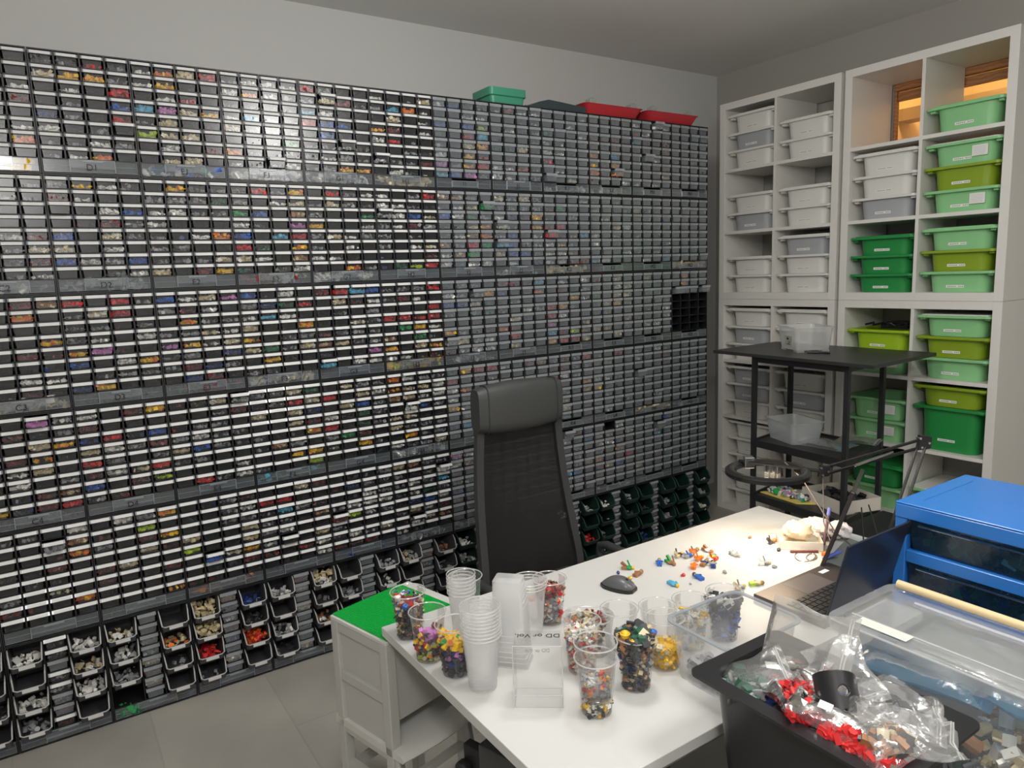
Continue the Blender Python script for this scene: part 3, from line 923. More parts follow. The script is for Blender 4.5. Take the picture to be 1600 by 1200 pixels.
o = clear_tub('clear_box', 0.655, 0.13, RT, 0.25, 0.21, 0.135, -0.55, 'clear plastic box with a grey paper label on the black rack top', mat=clear('hazy_box', tint=(1, 1, 1), haze=0.42, hcol=(1.0, 1.0, 1.0), rough=0.2, gloss=0.8))
m = MB(); m.box(-0.012, 0.07, -0.102, -0.1005, 0.035, 0.085, 0)
m.box(0.005, 0.025, -0.1028, -0.1018, 0.065, 0.075, 1); m.box(0.01, 0.045, -0.1028, -0.1018, 0.04, 0.044, 1); m.box(0.028, 0.042, -0.1028, -0.1018, 0.05, 0.055, 1)
m.build('paper_label', [pm('grey_paper', (0.42, 0.43, 0.38), 0.7), INK], o)
m = MB(); m.tube([(0, 0, 0.005), (0.11, 0.02, 0.005)], 0.005, 8); m.tube([(0.02, 0.014, 0.005), (0.1, 0.006, 0.005)], 0.0045, 8)
tag(m.build('marker_pen', BLACK, None, loc=(0.745, 0.02, RT + 0.0005), rz=0.35), 'black marker pen lying on the rack top beside the clear box', 'pen')
# middle shelf
S1 = 0.7065
clear_tub('clear_box', 0.64, 0.075, S1, 0.26, 0.2, 0.115, -0.35, 'frosted open plastic box on the middle shelf of the black rack', feet=False, mat=clear('milky_box', haze=0.55, hcol=(0.8, 0.82, 0.84), rough=0.2, gloss=1.0))
r0 = random.Random(3)


def bag(name, x, y, z, L, W, T, rz, label, mat=C_BAG, seed=1, tilt=(0, 0), cat='plastic bag', group=None, stripe=None, crump=0.25):
    rnd = random.Random(seed)
    m = MB(); n = 14
    ph = [(rnd.uniform(4, 16), rnd.uniform(4, 16), rnd.uniform(0, 6), rnd.uniform(0.3, 1)) for _ in range(7)]

    def hgt(u, v, s):
        b = (max(0, 1 - (2 * u - 1) ** 2) * max(0, 1 - (2 * v - 1) ** 2)) ** 0.5
        wv = sum(a * math.sin(f1 * u + f2 * v + p) for f1, f2, p, a in ph) / 4
        return T / 2 * (s * b * (1 + crump * wv)) + T * crump * 0.6 * wv
    for s in (1, -1):
        rings = []
        for a in range(n + 1):
            row = []
            for b in range(n + 1):
                u, v = a / n, b / n
                pinch = 1 - 0.12 * math.sin(PI * u)
                row.append(((u - 0.5) * L, (v - 0.5) * W * pinch + 0.004 * math.sin(9 * u + seed), hgt(u, v, s) + (0.0006 * s)))
            rings.append(row)
        m.loft(rings, 0, False, False, closed=False)
    o = m.build(name, mat, None, smooth=True)
    o.matrix_world = Matrix.Translation((x, y, z)) @ Matrix.Rotation(rz, 4, 'Z') @ Matrix.Rotation(tilt[0], 4, 'X') @ Matrix.Rotation(tilt[1], 4, 'Y')
    zs = hgt(0.96, 0.5, 1)
    m = MB()
    m.tube([((0.93 - 0.5) * L, (v / 6 - 0.5) * W * 0.95, hgt(0.93, v / 6, 1) + 0.001) for v in range(7)], 0.0016, 5)
    m.tube([((0.90 - 0.5) * L, (v / 6 - 0.5) * W * 0.95, hgt(0.9, v / 6, 1) + 0.001) for v in range(7)], 0.0013, 5)
    m.build('zip_seal', stripe or C_RIM, o)
    tag(o, label, cat, group)
    return o


bag('plastic_bag', 0.86, 0.03, S1 + 0.02, 0.26, 0.2, 0.03, 0.1, 'crumpled clear bag with blue edge on the middle rack shelf', seed=4, stripe=pm('blue_strip', (0.05, 0.3, 0.55), 0.4))
bag('plastic_bag', 0.99, 0.12, S1 + 0.05, 0.2, 0.16, 0.02, 0.3, 'flat clear bag lying beyond the crumpled one on the middle rack shelf', seed=9)
# lower shelf: tray of mixed bits, open white carton
S2 = 0.3965
e = empty('card_tray', (0.665, 0.03, S2))
m = MB(); m.prism([(-0.15, -0.075), (0.1, -0.1), (0.27, 0.06), (-0.02, 0.12)], 0.0, 0.006)
m.build('card', pm('yellow_card', (0.75, 0.6, 0.15), 0.6), e)
tag(e, 'yellow card sheet covered in coloured bits on the low rack shelf', 'card')
m = MB(); bits(m, r0, 'wwlpcgkwnp', 160, lambda r, t: Vector((0.55 + r.random() * 0.26, -0.035 + r.random() * 0.11, S2 + 0.012 + r.random() * 0.02)), (0.012, 0.03), 0.4)
tag(m.build('toy_parts', PM), 'coloured bits heaped on the yellow card of the low rack shelf', 'toy parts', None, 'stuff')
m = MB(); w, d, h = 0.3, 0.24, 0.07
m.box(-w / 2, w / 2, -d / 2, d / 2, 0, 0.003)
for sx in (-1, 1):
    m.box(sx * w / 2 - 0.0015, sx * w / 2 + 0.0015, -d / 2, d / 2, 0.003, h)
    m.box(-w / 2 + .0015, w / 2 - .0015, sx * d / 2 - 0.0015, sx * d / 2 + 0.0015, 0.003, h)
cb = m.build('carton', pm('white_card', (0.75, 0.7, 0.62), 0.7), None, loc=(0.91, 0.1, S2), rz=-0.3)
tag(cb, 'open white carton with black contents on the low rack shelf', 'carton')
m = MB(); bits(m, r0, 'kk.', 90, lambda r, t: Vector((0.91 + r.uniform(-.1, .1), 0.1 + r.uniform(-.08, .08), S2 + 0.015 + r.random() * 0.04)), (0.02, 0.045), 0.4)
tag(m.build('toy_parts', PM), 'black parts filling the open white carton', 'toy parts', None, 'stuff')
# low dark bench right of the rack, seen between rack and drawer chest
m = MB(); m.box(1.15, 1.95, -0.62, 0.08, 0.40, 0.43); 
for xx in (1.17, 1.91):
    for yy in (-0.6, 0.04):
        m.box(xx, xx + 0.025, yy, yy + 0.025, 0, 0.40)
tag(m.build('low_bench', BLKMET, None, bevel=0.002), 'low black bench between the desk and the white shelves', 'bench')

# ------------------------------------------------------------------ desk
DT = 0.728
e = empty('desk', (0, 0, 0))
m = MB(); m.box(1.27, 2.10, -2.655, -1.05, DT - 0.026, DT)
DESKM = pm('white_desk_top', (0.63, 0.625, 0.607), 0.33, var=0.01)
m.build('desk_top', DESKM, e, bevel=0.0015)
FRM = pm('grey_desk_frame', (0.42, 0.41, 0.39), 0.5)
for x in (1.32, 2.04):
    for y in (-2.20 if x < 2 else -2.5, -1.12):
        m = MB(); m.box(x - 0.022, x + 0.022, y - 0.022, y + 0.022, 0, DT - 0.026); m.build('leg', FRM, e)
for y in (-2.20, -1.12):
    m = MB(); m.box(1.34, 2.02, y - 0.012, y + 0.012, DT - 0.08, DT - 0.027); m.build('apron', FRM, e)
for x in (1.32, 2.04):
    m = MB(); m.box(x - 0.012, x + 0.012, -2.18 if x < 2 else -2.48, -1.14, DT - 0.08, DT - 0.027); m.build('apron', FRM, e)
tag(e, 'large white desk with rectangular top in the middle of the room', 'desk')

# rolling pedestal below the desk
e = empty('rolling_pedestal', (1.735, -2.49, 0), 0.3)
m = MB(); m.box(-0.17, 0.17, -0.0, 0.38, 0.07, 0.50); m.build('pedestal_body', pm('dark_grey_panel', (0.06, 0.06, 0.062), 0.5), e, bevel=0.003)
m = MB(); m.lathe([(0.019, -0.012), (0.021, -0.008), (0.021, 0.008), (0.019, 0.012)], 20, mi=0, M=Matrix.Translation((-0.225, -0.0, 0.41)) @ Matrix.Rotation(PI / 2, 4, 'X'), c0=True, c1=True)
m.build('knob_wheel', BLACK, e, smooth=True)
m = MB(); m.box(-0.235, -0.17, 0.012, 0.04, 0.40, 0.47); m.build('bracket', BLACK, e, bevel=0.004)
for sx in (-1, 1):
    for yy in (0.05, 0.37):
        m = MB(); m.lathe([(0.03, -0.01), (0.03, 0.01)], 16, M=Matrix.Translation((sx * 0.13, yy, 0.03)) @ Matrix.Rotation(PI / 2, 4, 'X'), c0=True, c1=True)
        m.box(sx * 0.13 - 0.01, sx * 0.13 + 0.01, yy - 0.01, yy + 0.01, 0.04, 0.07)
        m.build('caster', BLACK, e)
tag(e, 'dark rolling pedestal under the near end of the desk', 'pedestal')

# ------------------------------------------------------------------ white child's tower chair with green baseplate on top
TZ = 0.682
HA = math.radians(14.5)
HM = pm('white_painted_wood', (0.47, 0.46, 0.43), 0.45)
e = empty('tower_chair', (1.045, -2.724, 0), HA)
U_, V_ = 0.262, 0.30
pw = 0.032
for n_, (x, y) in enumerate(((0, 0), (U_ - pw, 0), (0, V_ - pw), (U_ - pw, V_ - pw))):
    m = MB(); m.box(x, x + pw, y, y + pw, 0.0, TZ); m.build('leg', HM, e, bevel=0.003)
m = MB(); m.box(0, U_, 0, V_, TZ, TZ + 0.012); m.build('top_board', pm('white_gloss_wood', (0.6, 0.59, 0.56), 0.35), e, bevel=0.002)
for (za, zb) in ((0.50, 0.53), (0.33, 0.37), (TZ - 0.03, TZ)):
    m = MB(); m.box(pw, U_ - pw, 0.002, pw - 0.004, za, zb); m.build('rail', HM, e, bevel=0.002)
    m = MB(); m.box(pw, U_ - pw, V_ - pw + 0.004, V_ - 0.002, za, zb); m.build('rail', HM, e, bevel=0.002)
    m = MB(); m.box(0.004, pw - 0.004, pw, V_ - pw, za, zb); m.build('rail', HM, e, bevel=0.002)
for (za, zb) in ((0.53, TZ - 0.03), (0.37, 0.50)):
    m = MB(); m.box(pw, U_ - pw, 0.012, 0.018, za, zb); m.build('side_panel', HM, e)
    m = MB(); m.box(pw, U_ - pw, V_ - 0.018, V_ - 0.012, za, zb); m.build('side_panel', HM, e)
m = MB(); m.box(U_ - 0.022, U_ - 0.012, pw, V_ - pw, 0.44, TZ); m.build('front_panel', HM, e)
m = MB()
prof = [(U_ - 0.02, 0.44), (U_ + 0.03, 0.405), (U_ + 0.075, 0.385), (U_ + 0.1, 0.395)]
up = [(x, y_) for x, y_ in prof]
pts = [(x, z) for x, z in prof] + [(x, z - 0.014) for x, z in reversed(prof)]
# seat with rounded nose, swept across the depth
rows = 10
rings = []
for k in range(rows + 1):
    t = k / rows
    y = 0.0 + t * (V_)
    ext = 0.048 + 0.012 * math.sin(PI * t)
    rings.append([(-0.01, y, 0.372), (U_ + ext * 0.5, y, 0.372), (U_ + ext - 0.006, y, 0.366), (U_ + ext, y, 0.358), (U_ + ext - 0.006, y, 0.35), (-0.01, y, 0.35)])
m.loft(rings)
m.build('seat', pm('white_gloss_wood', (0.6, 0.59, 0.56), 0.35), e, smooth=True)
for y in (0.006, V_ - pw):
    m = MB(); m.bar((U_ - 0.01, y + 0.012, 0.35), (U_ + 0.03, y + 0.03, 0.012), 0.026, 0.03); m.build('front_leg', HM, e, bevel=0.003)
for zz in (0.17, 0.24):
    m = MB(); m.bar((U_ - 0.01, 0.02, zz), (U_ - 0.01, V_ - 0.02, zz), 0.018, 0.02); m.build('rung', HM, e)
m = MB(); m.bar((pw, 0.016, 0.22), (U_ - pw, 0.016, 0.22), 0.02, 0.026); m.build('rung', HM, e)
m = MB(); m.bar((0.016, pw, 0.2), (0.016, V_ - pw, 0.2), 0.02, 0.026); m.build('rung', HM, e)
tag(e, 'white wooden tower chair with panelled sides carrying the green baseplate', 'chair')
# baseplate
m = MB(); n = 32; s = 0.256 / n
m.box(0, 0.256, 0, 0.256, 0, 0.0032)
for a in range(n):
    for b_ in range(n):
        m.lathe([(0.0024, 0.0032), (0.0024, 0.005)], 6, ((a + .5) * s, (b_ + .5) * s, 0), c1=True)
bp = m.build('baseplate', pm('brick_green', (0.0, 0.36, 0.045), 0.35), None, loc=(1.046, -2.716, TZ + 0.0125), rz=HA)
tag(bp, 'bright green studded building baseplate on the white tower chair', 'baseplate')

# ------------------------------------------------------------------ office chair
e = empty('office_chair', (0.50, -1.70, 0), 0.0)
CF = pm('chair_fabric', (0.035, 0.036, 0.037), 0.8, bump=0.5, bscale=700)
LEA = pm('headrest_leather', (0.048, 0.05, 0.05), 0.5, bump=0.25, bscale=40)
FRC = pm('chair_frame', (0.045, 0.046, 0.048), 0.45, bump=0.1, bscale=300)
MESH = bpy.data.materials.new('chair_mesh'); MESH.use_nodes = True
nt = MESH.node_tree; b = nt.nodes['Principled BSDF']; b.inputs['Base Color'].default_value = (0.008, 0.008, 0.009, 1); b.inputs['Roughness'].default_value = 0.6
tr = nd(nt, 'ShaderNodeBsdfTransparent'); mxs = nd(nt, 'ShaderNodeMixShader', Fac=0.93)
nt.links.new(tr.outputs[0], mxs.inputs[1]); nt.links.new(b.outputs[0], mxs.inputs[2]); nt.links.new(mxs.outputs[0], nt.nodes['Material Output'].inputs[0])


def backx(z):   # recline curve of the backrest
    t = (z - 0.45) / 0.8
    return 0.125 - 0.06 * t - 0.035 * math.sin(PI * min(1, max(0, t)))


def halfw(z):
    t = (z - 0.42) / 0.83
    return 0.262 - 0.075 * max(0, t) ** 0.8 if z > 0.42 else 0.262


HW = lambda z: 0.262 - 0.054 * min(1, max(0, (z - 0.42) / 0.68))
zs = [0.36 + 0.06 * k for k in range(15)]
for s in (-1, 1):
    m = MB()
    rings = []
    for z in zs:
        w2 = HW(z); x = backx(z)
        rings.append([(x - 0.012, s * w2, z), (x + 0.016, s * w2, z), (x + 0.014, s * (w2 - 0.034), z), (x - 0.012, s * (w2 - 0.03), z)])
    m.loft(rings)
    m.build('back_frame', FRC, e, smooth=True)
m = MB(); rings = []
for z in zs:
    w2 = HW(z) - 0.03
    rings.append([(backx(z) - 0.012 - 0.02 * (1 - (q / 4 - 1) ** 2), w2 * (q / 4 - 1), z) for q in range(9)])
m.loft(rings, 0, False, False, closed=False)
m.build('mesh_back', MESH, e, smooth=True)
# lumbar pad behind the mesh low down
m = MB(); m.loft([[(backx(z) - 0.045, y, z) for y in (-0.2, 0.2)] + [(backx(z) - 0.035, y, z) for y in (0.2, -0.2)] for z in (0.44, 0.5, 0.56, 0.6)])
m.build('lumbar_support', CF, e, smooth=True)
m = MB()
rings = []
for k in range(13):
    t = k / 12
    y = -0.215 + 0.42 * t
    ed = math.sin(PI * min(1, max(0.0, 0.04 + 0.92 * t))) ** 0.42
    zc, hh, th = 1.128, 0.108 * (0.68 + 0.32 * ed), 0.05 * (0.5 + 0.5 * ed)
    rings.append([(backx(1.1) + 0.005 + th * math.copysign(abs(math.cos(a)) ** 0.6, math.cos(a)), y, zc + hh * math.copysign(abs(math.sin(a)) ** 0.55, math.sin(a))) for a in [2 * PI * q / 20 for q in range(20)]])
m.loft(rings)
hr = m.build('headrest', LEA, e, smooth=True)
for s in (-1, 1):
    m = MB()
    m.tube([(backx(1.1) + 0.006 + 0.041 * math.copysign(abs(math.cos(a)) ** 0.6, math.cos(a)), s * 0.172, 1.128 + 0.1 * math.copysign(abs(math.sin(a)) ** 0.55, math.sin(a))) for a in [2 * PI * q / 24 for q in range(24)]], 0.0032, 6, closed=True)
    m.build('seam', CF, hr, smooth=True)
m = MB()
m.loft([ring3(rrect(0.44, 0.48, 0.07, 6, 0.35, 0), 0.32), ring3(rrect(0.49, 0.52, 0.09, 6, 0.35, 0), 0.35), ring3(rrect(0.48, 0.51, 0.09, 6, 0.35, 0), 0.38), ring3(rrect(0.4, 0.44, 0.08, 6, 0.35, 0), 0.395)])
m.build('seat', CF, e, smooth=True)
for s in (-1, 1):
    m = MB()
    path = [(0.22, s * 0.26, 0.35), (0.23, s * 0.30, 0.36), (0.2, s * 0.325, 0.39), (0.175, s * 0.325, 0.43), (0.185, s * 0.325, 0.465), (0.23, s * 0.325, 0.48), (0.34, s * 0.325, 0.478), (0.43, s * 0.325, 0.455), (0.47, s * 0.325, 0.42)]
    m.tube(path, [0.012, 0.013, 0.014, 0.016, 0.018, 0.019, 0.019, 0.016, 0.01], 10)
    m.build('armrest', FRC, e, smooth=True)
m = MB(); m.lathe([(0.03, 0.08), (0.03, 0.25), (0.02, 0.26), (0.02, 0.40)], 16, (0.3, 0, 0), c0=True, c1=True); m.build('gas_lift', BLKMET, e, smooth=True)
for k in range(5):
    a = 2 * PI * k / 5 + 0.3
    c, s = math.cos(a), math.sin(a)
    m = MB(); m.bar((0.3, 0, 0.10), (0.3 + 0.3 * c, 0.3 * s, 0.075), 0.04, 0.025); m.build('base_arm', BLKMET, e, bevel=0.005)
    m = MB(); m.lathe([(0.028, -0.02), (0.03, 0), (0.028, 0.02)], 16, M=Matrix.Translation((0.3 + 0.3 * c, 0.3 * s, 0.03)) @ Matrix.Rotation(PI / 2, 4, 'X'), c0=True, c1=True); m.build('caster', BLACK, e, smooth=True)
tag(e, 'tall black mesh office chair with padded headrest between desk and drawer wall', 'office chair')

# ------------------------------------------------------------------ cups
CUPH = 0.125


def cup_prof(h=CUPH, rt=0.0465, rb=0.032, ribs=0):
    p = [(0.0, 0.003), (rb - 0.003, 0.003), (rb, 0.0008), (rb + 0.0006, 0.004)]
    k = 14
    for q in range(1, k + 1):
        t = q / k
        r = rb + (rt - 0.003 - rb) * t
        if ribs and 0.1 < t < 0.28 or (0.84 < t < 0.93):
            r += 0.0007 * (q % 2)
        p.append((r, h * 0.98 * t))
    return p


def cup_mesh(h=CUPH, rt=0.0465, rb=0.032, mat=None, ribs=0):
    m = MB(); m.lathe(cup_prof(h, rt, rb, ribs), 40)
    return to_mesh(m, mat or C_CUP, True)


def rim_mesh(rt, h):
    m = MB(); m.tube([(rt * math.cos(2 * PI * k / 40), rt * math.sin(2 * PI * k / 40), h) for k in range(40)], 0.0017, 6, closed=True)
    return to_mesh(m, C_RIM, True)


CUP_ME, RIMC = cup_mesh(), rim_mesh(0.0465, CUPH)
m = MB()
for k in range(9):
    for s_ in (0.0,):
        z = 0.038 + k * 0.006
        r = 0.0325 + 0.0125 * z / CUPH
        m.box(r - 0.0004, r + 0.0006, -0.008, 0.008 if k % 2 else 0.004, z, z + 0.0016)
GRAD = to_mesh(m, pm('printed_scale', (0.02, 0.02, 0.02), 0.6))


def heap(cx, cy, z0, z1, r0, r1, keys, n, label, size=(0.006, 0.0135), dome=0.0, seed=0, slim=0.5, cat='toy parts', group='loose parts in the desk cups'):
    rnd = random.Random(seed)
    m = MB()

    def reg(r, t):
        u = r.random() if t < 0.75 else 0.8 + 0.2 * r.random()
        z = z0 + (z1 - z0) * u
        R = (r0 + (r1 - r0) * u)
        rad = R * (r.random() ** 0.28)
        if u > 0.85:
            z += dome * (1 - (rad / R) ** 2)
        a = r.random() * 2 * PI
        return Vector((rad * math.cos(a), rad * math.sin(a), z))
    bits(m, rnd, keys, int(n * 1.7), reg, size, slim)
    # dense core of the heap
    m.lathe([(r0 * .62, z0), (r0 * .7 + (r1 - r0) * .5, (z0 + z1) / 2), (r1 * .62, z1 - 0.004)], 14, mi=PK.index(keys[0]), c0=True, c1=True)
    o = m.build('toy_parts', PM, None, loc=(cx, cy, DT))
    return tag(o, label, cat, group, 'stuff')


def cup(x, y, label, z=DT + 0.0005, grad=None, group='clear plastic cups on the desk'):
    o = inst(CUP_ME, 'plastic_cup', None, (x, y, z))
    inst(RIMC, 'rim', o)
    if grad is not None:
        g = inst(GRAD, 'printed_scale', o); g.rotation_euler = (0, 0, grad)
    return tag(o, label, 'cup', group)


def cup_stack(x, y, n, z, label, pitch=0.006, narrow=1.0):
    for k in range(n):
        o = inst(FROST, 'plastic_cup', None, (x, y, z + k * pitch))
        inst(RIMF, 'rim', o)
        o.scale = (narrow, narrow, 1.05)
        tag(o, label, 'cup', label)


FROST = cup_mesh(mat=C_FROST, ribs=1)
RIMF = rim_mesh(0.0465, CUPH)
cup(1.362, -2.612, 'clear cup of mixed bits at the desk corner by the green baseplate', grad=-0.6)
heap(1.362, -2.612, 0.006, 0.082, 0.029, 0.038, 'kkmklRkt', 200, 'dark mixed parts with olive pieces in the desk corner cup', seed=1)
heap(1.362, -2.612, 0.078, 0.105, 0.036, 0.041, 'RRrwmbkt', 60, 'red and white parts on top in the desk corner cup', seed=2, dome=0.01)
cup(1.495, -2.622, 'clear cup of pink and yellow parts, second from the desk corner')
heap(1.495, -2.622, 0.006, 0.05, 0.029, 0.034, 'korlkt', 90, 'dark and red parts in the bottom of the second corner cup', seed=3)
heap(1.495, -2.622, 0.045, 0.075, 0.033, 0.037, 'pkyRpk', 45, 'pink and yellow parts in the second corner cup', seed=4, dome=0.008)
cup(1.592, -2.60, 'clear cup of black parts with yellow on top beside the frosted cup stack')
heap(1.592, -2.60, 0.006, 0.072, 0.029, 0.038, 'kkkkBkp', 170, 'black parts filling the cup beside the frosted stack', seed=5)
heap(1.592, -2.60, 0.068, 0.092, 0.036, 0.04, 'yyynot', 50, 'yellow and green parts on top of the cup beside the frosted stack', seed=6, dome=0.008)
cup_stack(1.683, -2.580, 9, DT + 0.0005, 'frosted cups nested in the front stack', 0.0085)
cup_stack(1.462, -2.505, 6, DT + 0.0005, 'frosted cups nested in the rear stack', 0.0095, narrow=0.8)
cup(1.372, -2.443, 'empty clear cup behind the rear frosted stack')
cup(1.412, -2.445, 'clear cup nested in the empty one behind the rear stack', z=DT + 0.012) if False else None
cup_stack(1.54, -2.345, 3, DT + 0.0005, 'clear cups nested behind the rectangular containers', 0.008)
cup(1.528, -2.27, 'clear cup of red and grey parts, beside the nested clear cups')
heap(1.528, -2.27, 0.006, 0.085, 0.029, 0.037, 'ggrotgw', 190, 'pale grey and orange parts in the cup behind the clear block', seed=8)
heap(1.528, -2.27, 0.083, 0.1, 0.037, 0.04, 'RrRkm', 60, 'red and dark parts on top in the cup behind the clear block', seed=9)
# rectangular containers stack, leaning slightly
e0 = None
m = MB()
w, d, h = 0.082, 0.066, 0.15
m.loft([ring3(rrect(w, d, 0.006, 3), 0.0), ring3(rrect(w, d, 0.006, 3), h * .1), ring3(rrect(w * .95, d * .95, 0.006, 3), h * .11), ring3(rrect(w * .84, d * .84, 0.006, 3), h)], 0, False, True)
RC = to_mesh(m, C_MILK, True)
m = MB()
a_ = [ring3(rrect(w, d, 0.006, 3), 0.0), ring3(rrect(w + .004, d + .004, 0.007, 3), 0.0), ring3(rrect(w + .004, d + .004, 0.007, 3), 0.002), ring3(rrect(w, d, 0.006, 3), 0.002)]
m.loft(a_ + [a_[0]], 0, False, False)
RCR = to_mesh(m, C_RIM, True)
for k in range(6):
    o = inst(RC, 'rectangular_container', None, (1.636 - 0.001 * k, -2.462 - 0.001 * k, DT + 0.0005 + 0.013 * k)); inst(RCR, 'rim', o)
    o.rotation_euler = (0, 0, 0.75)
    tag(o, 'frosted rectangular container upside down in the tall nested stack', 'container', 'nested rectangular containers')
# acrylic block box standing upside down with mirrored handwriting
e = empty('acrylic_box', (1.798, -2.503, DT + 0.0005), math.radians(53))
w, d, h = 0.108, 0.076, 0.145
m = MB(); t = 0.003
m.box(-w / 2, w / 2, -d / 2, -d / 2 + t, 0, h); m.box(-w / 2, w / 2, d / 2 - t, d / 2, 0, h)
m.box(-w / 2, -w / 2 + t, -d / 2 + t, d / 2 - t, 0, h); m.box(w / 2 - t, w / 2, -d / 2 + t, d / 2 - t, 0, h)
m.box(-w / 2 + t, w / 2 - t, -d / 2 + t, d / 2 - t, h - t, h)
m.build('box_walls', C_ACR, e)
m = MB()
for sx in (-1, 1):
    m.tube([(sx * w / 2, -d / 2, 0), (sx * w / 2, -d / 2, h)], 0.0012, 6)
m.tube([(-w / 2, -d / 2, h), (w / 2, -d / 2, h)], 0.0012, 6); m.tube([(-w / 2, -d / 2, 0.03), (w / 2, -d / 2, 0.03)], 0.001, 6)
m.build('polished_edge', C_RIM, e, smooth=True)
Mx = Matrix.Translation((0.0, 0.006, h + 0.0012)) @ Matrix.Rotation(PI, 4, 'Z')
text('marker_writing', 'DD or Vol.', 0.022, Mx, e)
Mx = Matrix.Translation((0.0, -d / 2 - 0.0006, h - 0.010)) @ Matrix.Rotation(PI / 2, 4, 'X') @ Matrix.Scale(-1, 4, (1, 0, 0))
text('marker_writing', 'DD or Vol.', 0.012, Mx, e, pm('faint_ink', (0.3, 0.3, 0.32), 0.6))
tag(e, 'clear acrylic box standing upside down with marker writing on top', 'acrylic box')
# oval tub and its cup of pink bits
m = MB()
m.loft([ring3(rrect(0.1, 0.075, 0.035, 7), 0.001), ring3(rrect(0.125, 0.095, 0.045, 7), 0.095)], 0, True, False)
o = m.build('oval_tub', C_CUP, None, smooth=True, loc=(1.71, -2.285, DT), rz=0.9)
m = MB(); q = rrect(0.125, 0.095, 0.045, 7)
m.tube([(x, y, 0.095) for x, y in q], 0.0018, 6, closed=True); m.build('rim', C_RIM, o, smooth=True)
tag(o, 'clear oval tub of pinkish bits behind the double cup', 'tub')
heap(1.71, -2.285, 0.005, 0.088, 0.03, 0.042, 'ttwRkmg', 260, 'pinkish and brown bits in the clear oval tub', (0.006, 0.014), seed=10, dome=0.012, group=None)
cup(1.765, -2.352, 'clear cup of pale pink bits in front of the oval tub')
heap(1.765, -2.352, 0.004, 0.1, 0.026, 0.039, 'wtwrtg', 330, 'pale pink and white bits in the cup by the oval tub', (0.005, 0.012), seed=11, dome=0.012)
# double cup
cup(1.912, -2.432, 'clear cup with small brown parts, lower of the front pair')
heap(1.912, -2.432, 0.004, 0.03, 0.029, 0.032, 'tmykgwk', 120, 'small brown and yellow parts in the bottom of the front double cup', (0.006, 0.012), seed=12)
cup(1.912, -2.432, 'clear cup nested above the brown parts in the front pair', z=DT + 0.036)
heap(1.912, -2.432, 0.045, 0.078, 0.027, 0.031, 'ggwgoyr', 90, 'glittery orange and grey parts in the upper front cup', (0.005, 0.011), seed=13)
cup(1.775, -2.24, 'empty clear cup between the oval tub and the mouse')
cup(1.823, -2.158, 'empty clear cup second from the oval tub')
cup(1.847, -2.068, 'clear cup of white and yellow figure parts by the small clear box')
heap(1.847, -2.068, 0.004, 0.085, 0.028, 0.037, 'wgwgcy', 170, 'white, blue and yellow figure parts in the cup by the clear box', seed=14, dome=0.01)
cup(1.868, -1.968, 'clear cup of dark blue parts nearest the laptop')
heap(1.868, -1.968, 0.004, 0.09, 0.028, 0.038, 'BBbBgk', 190, 'dark blue parts filling the cup nearest the laptop', seed=15)
heap(1.868, -1.968, 0.092, 0.105, 0.034, 0.038, 'kkwkw', 22, 'black and white parts on top of the dark blue cup', (0.012, 0.028), seed=16)
cup(1.893, -2.298, 'clear cup heaped with gold and black helmets', grad=-1.0)
heap(1.893, -2.298, 0.004, 0.11, 0.028, 0.04, 'kkBgmkt', 260, 'dark parts packed in the cup under the helmets', seed=17)
heap(1.893, -2.298, 0.108, 0.128, 0.04, 0.042, 'kkmkNkkmt', 60, 'black, gold and blue headgear parts heaped above the cup rim', (0.012, 0.022), seed=18, dome=0.014, slim=0.7)
heap(1.893, -2.298, 0.12, 0.135, 0.032, 0.034, 'kkmkN', 30, 'small black headgear on the crest of the heaped cup', (0.01, 0.016), seed=28, slim=0.7)
for q, (dx_, dy_, dz_, kk, rr0) in enumerate(((-0.0, -0.032, 0.135, 'y', 0.011), (0.028, 0.026, 0.133, 'b', 0.009), (0.034, 0.0, 0.127, 't', 0.01), (0.02, -0.024, 0.125, 'y', 0.009))):
    m = MB(); m.sphere((0, 0, 0), rr0, 14, 9, PK.index(kk)); 
    m.lathe([(rr0 * 0.8, 0.0), (rr0 * 1.1, 0.002), (rr0 * 1.1, 0.004), (rr0 * .8, 0.005)], 14, mi=PK.index(kk))
    o = m.build('toy_helmet', PM, None, smooth=True, loc=(1.893 + dx_, -2.298 + dy_, DT + dz_))
    tag(o, ('large gold', 'dark blue', 'cream', 'small yellow')[q] + ' toy helmet on the heaped cup', 'toy helmet')
cup(1.872, -2.183, 'low clear cup of yellow heads behind the helmet cup')
heap(1.872, -2.183, 0.004, 0.06, 0.029, 0.034, 'yytyt', 110, 'yellow and pale toy heads in the cup behind the helmets', (0.009, 0.014), seed=19, slim=0.9)

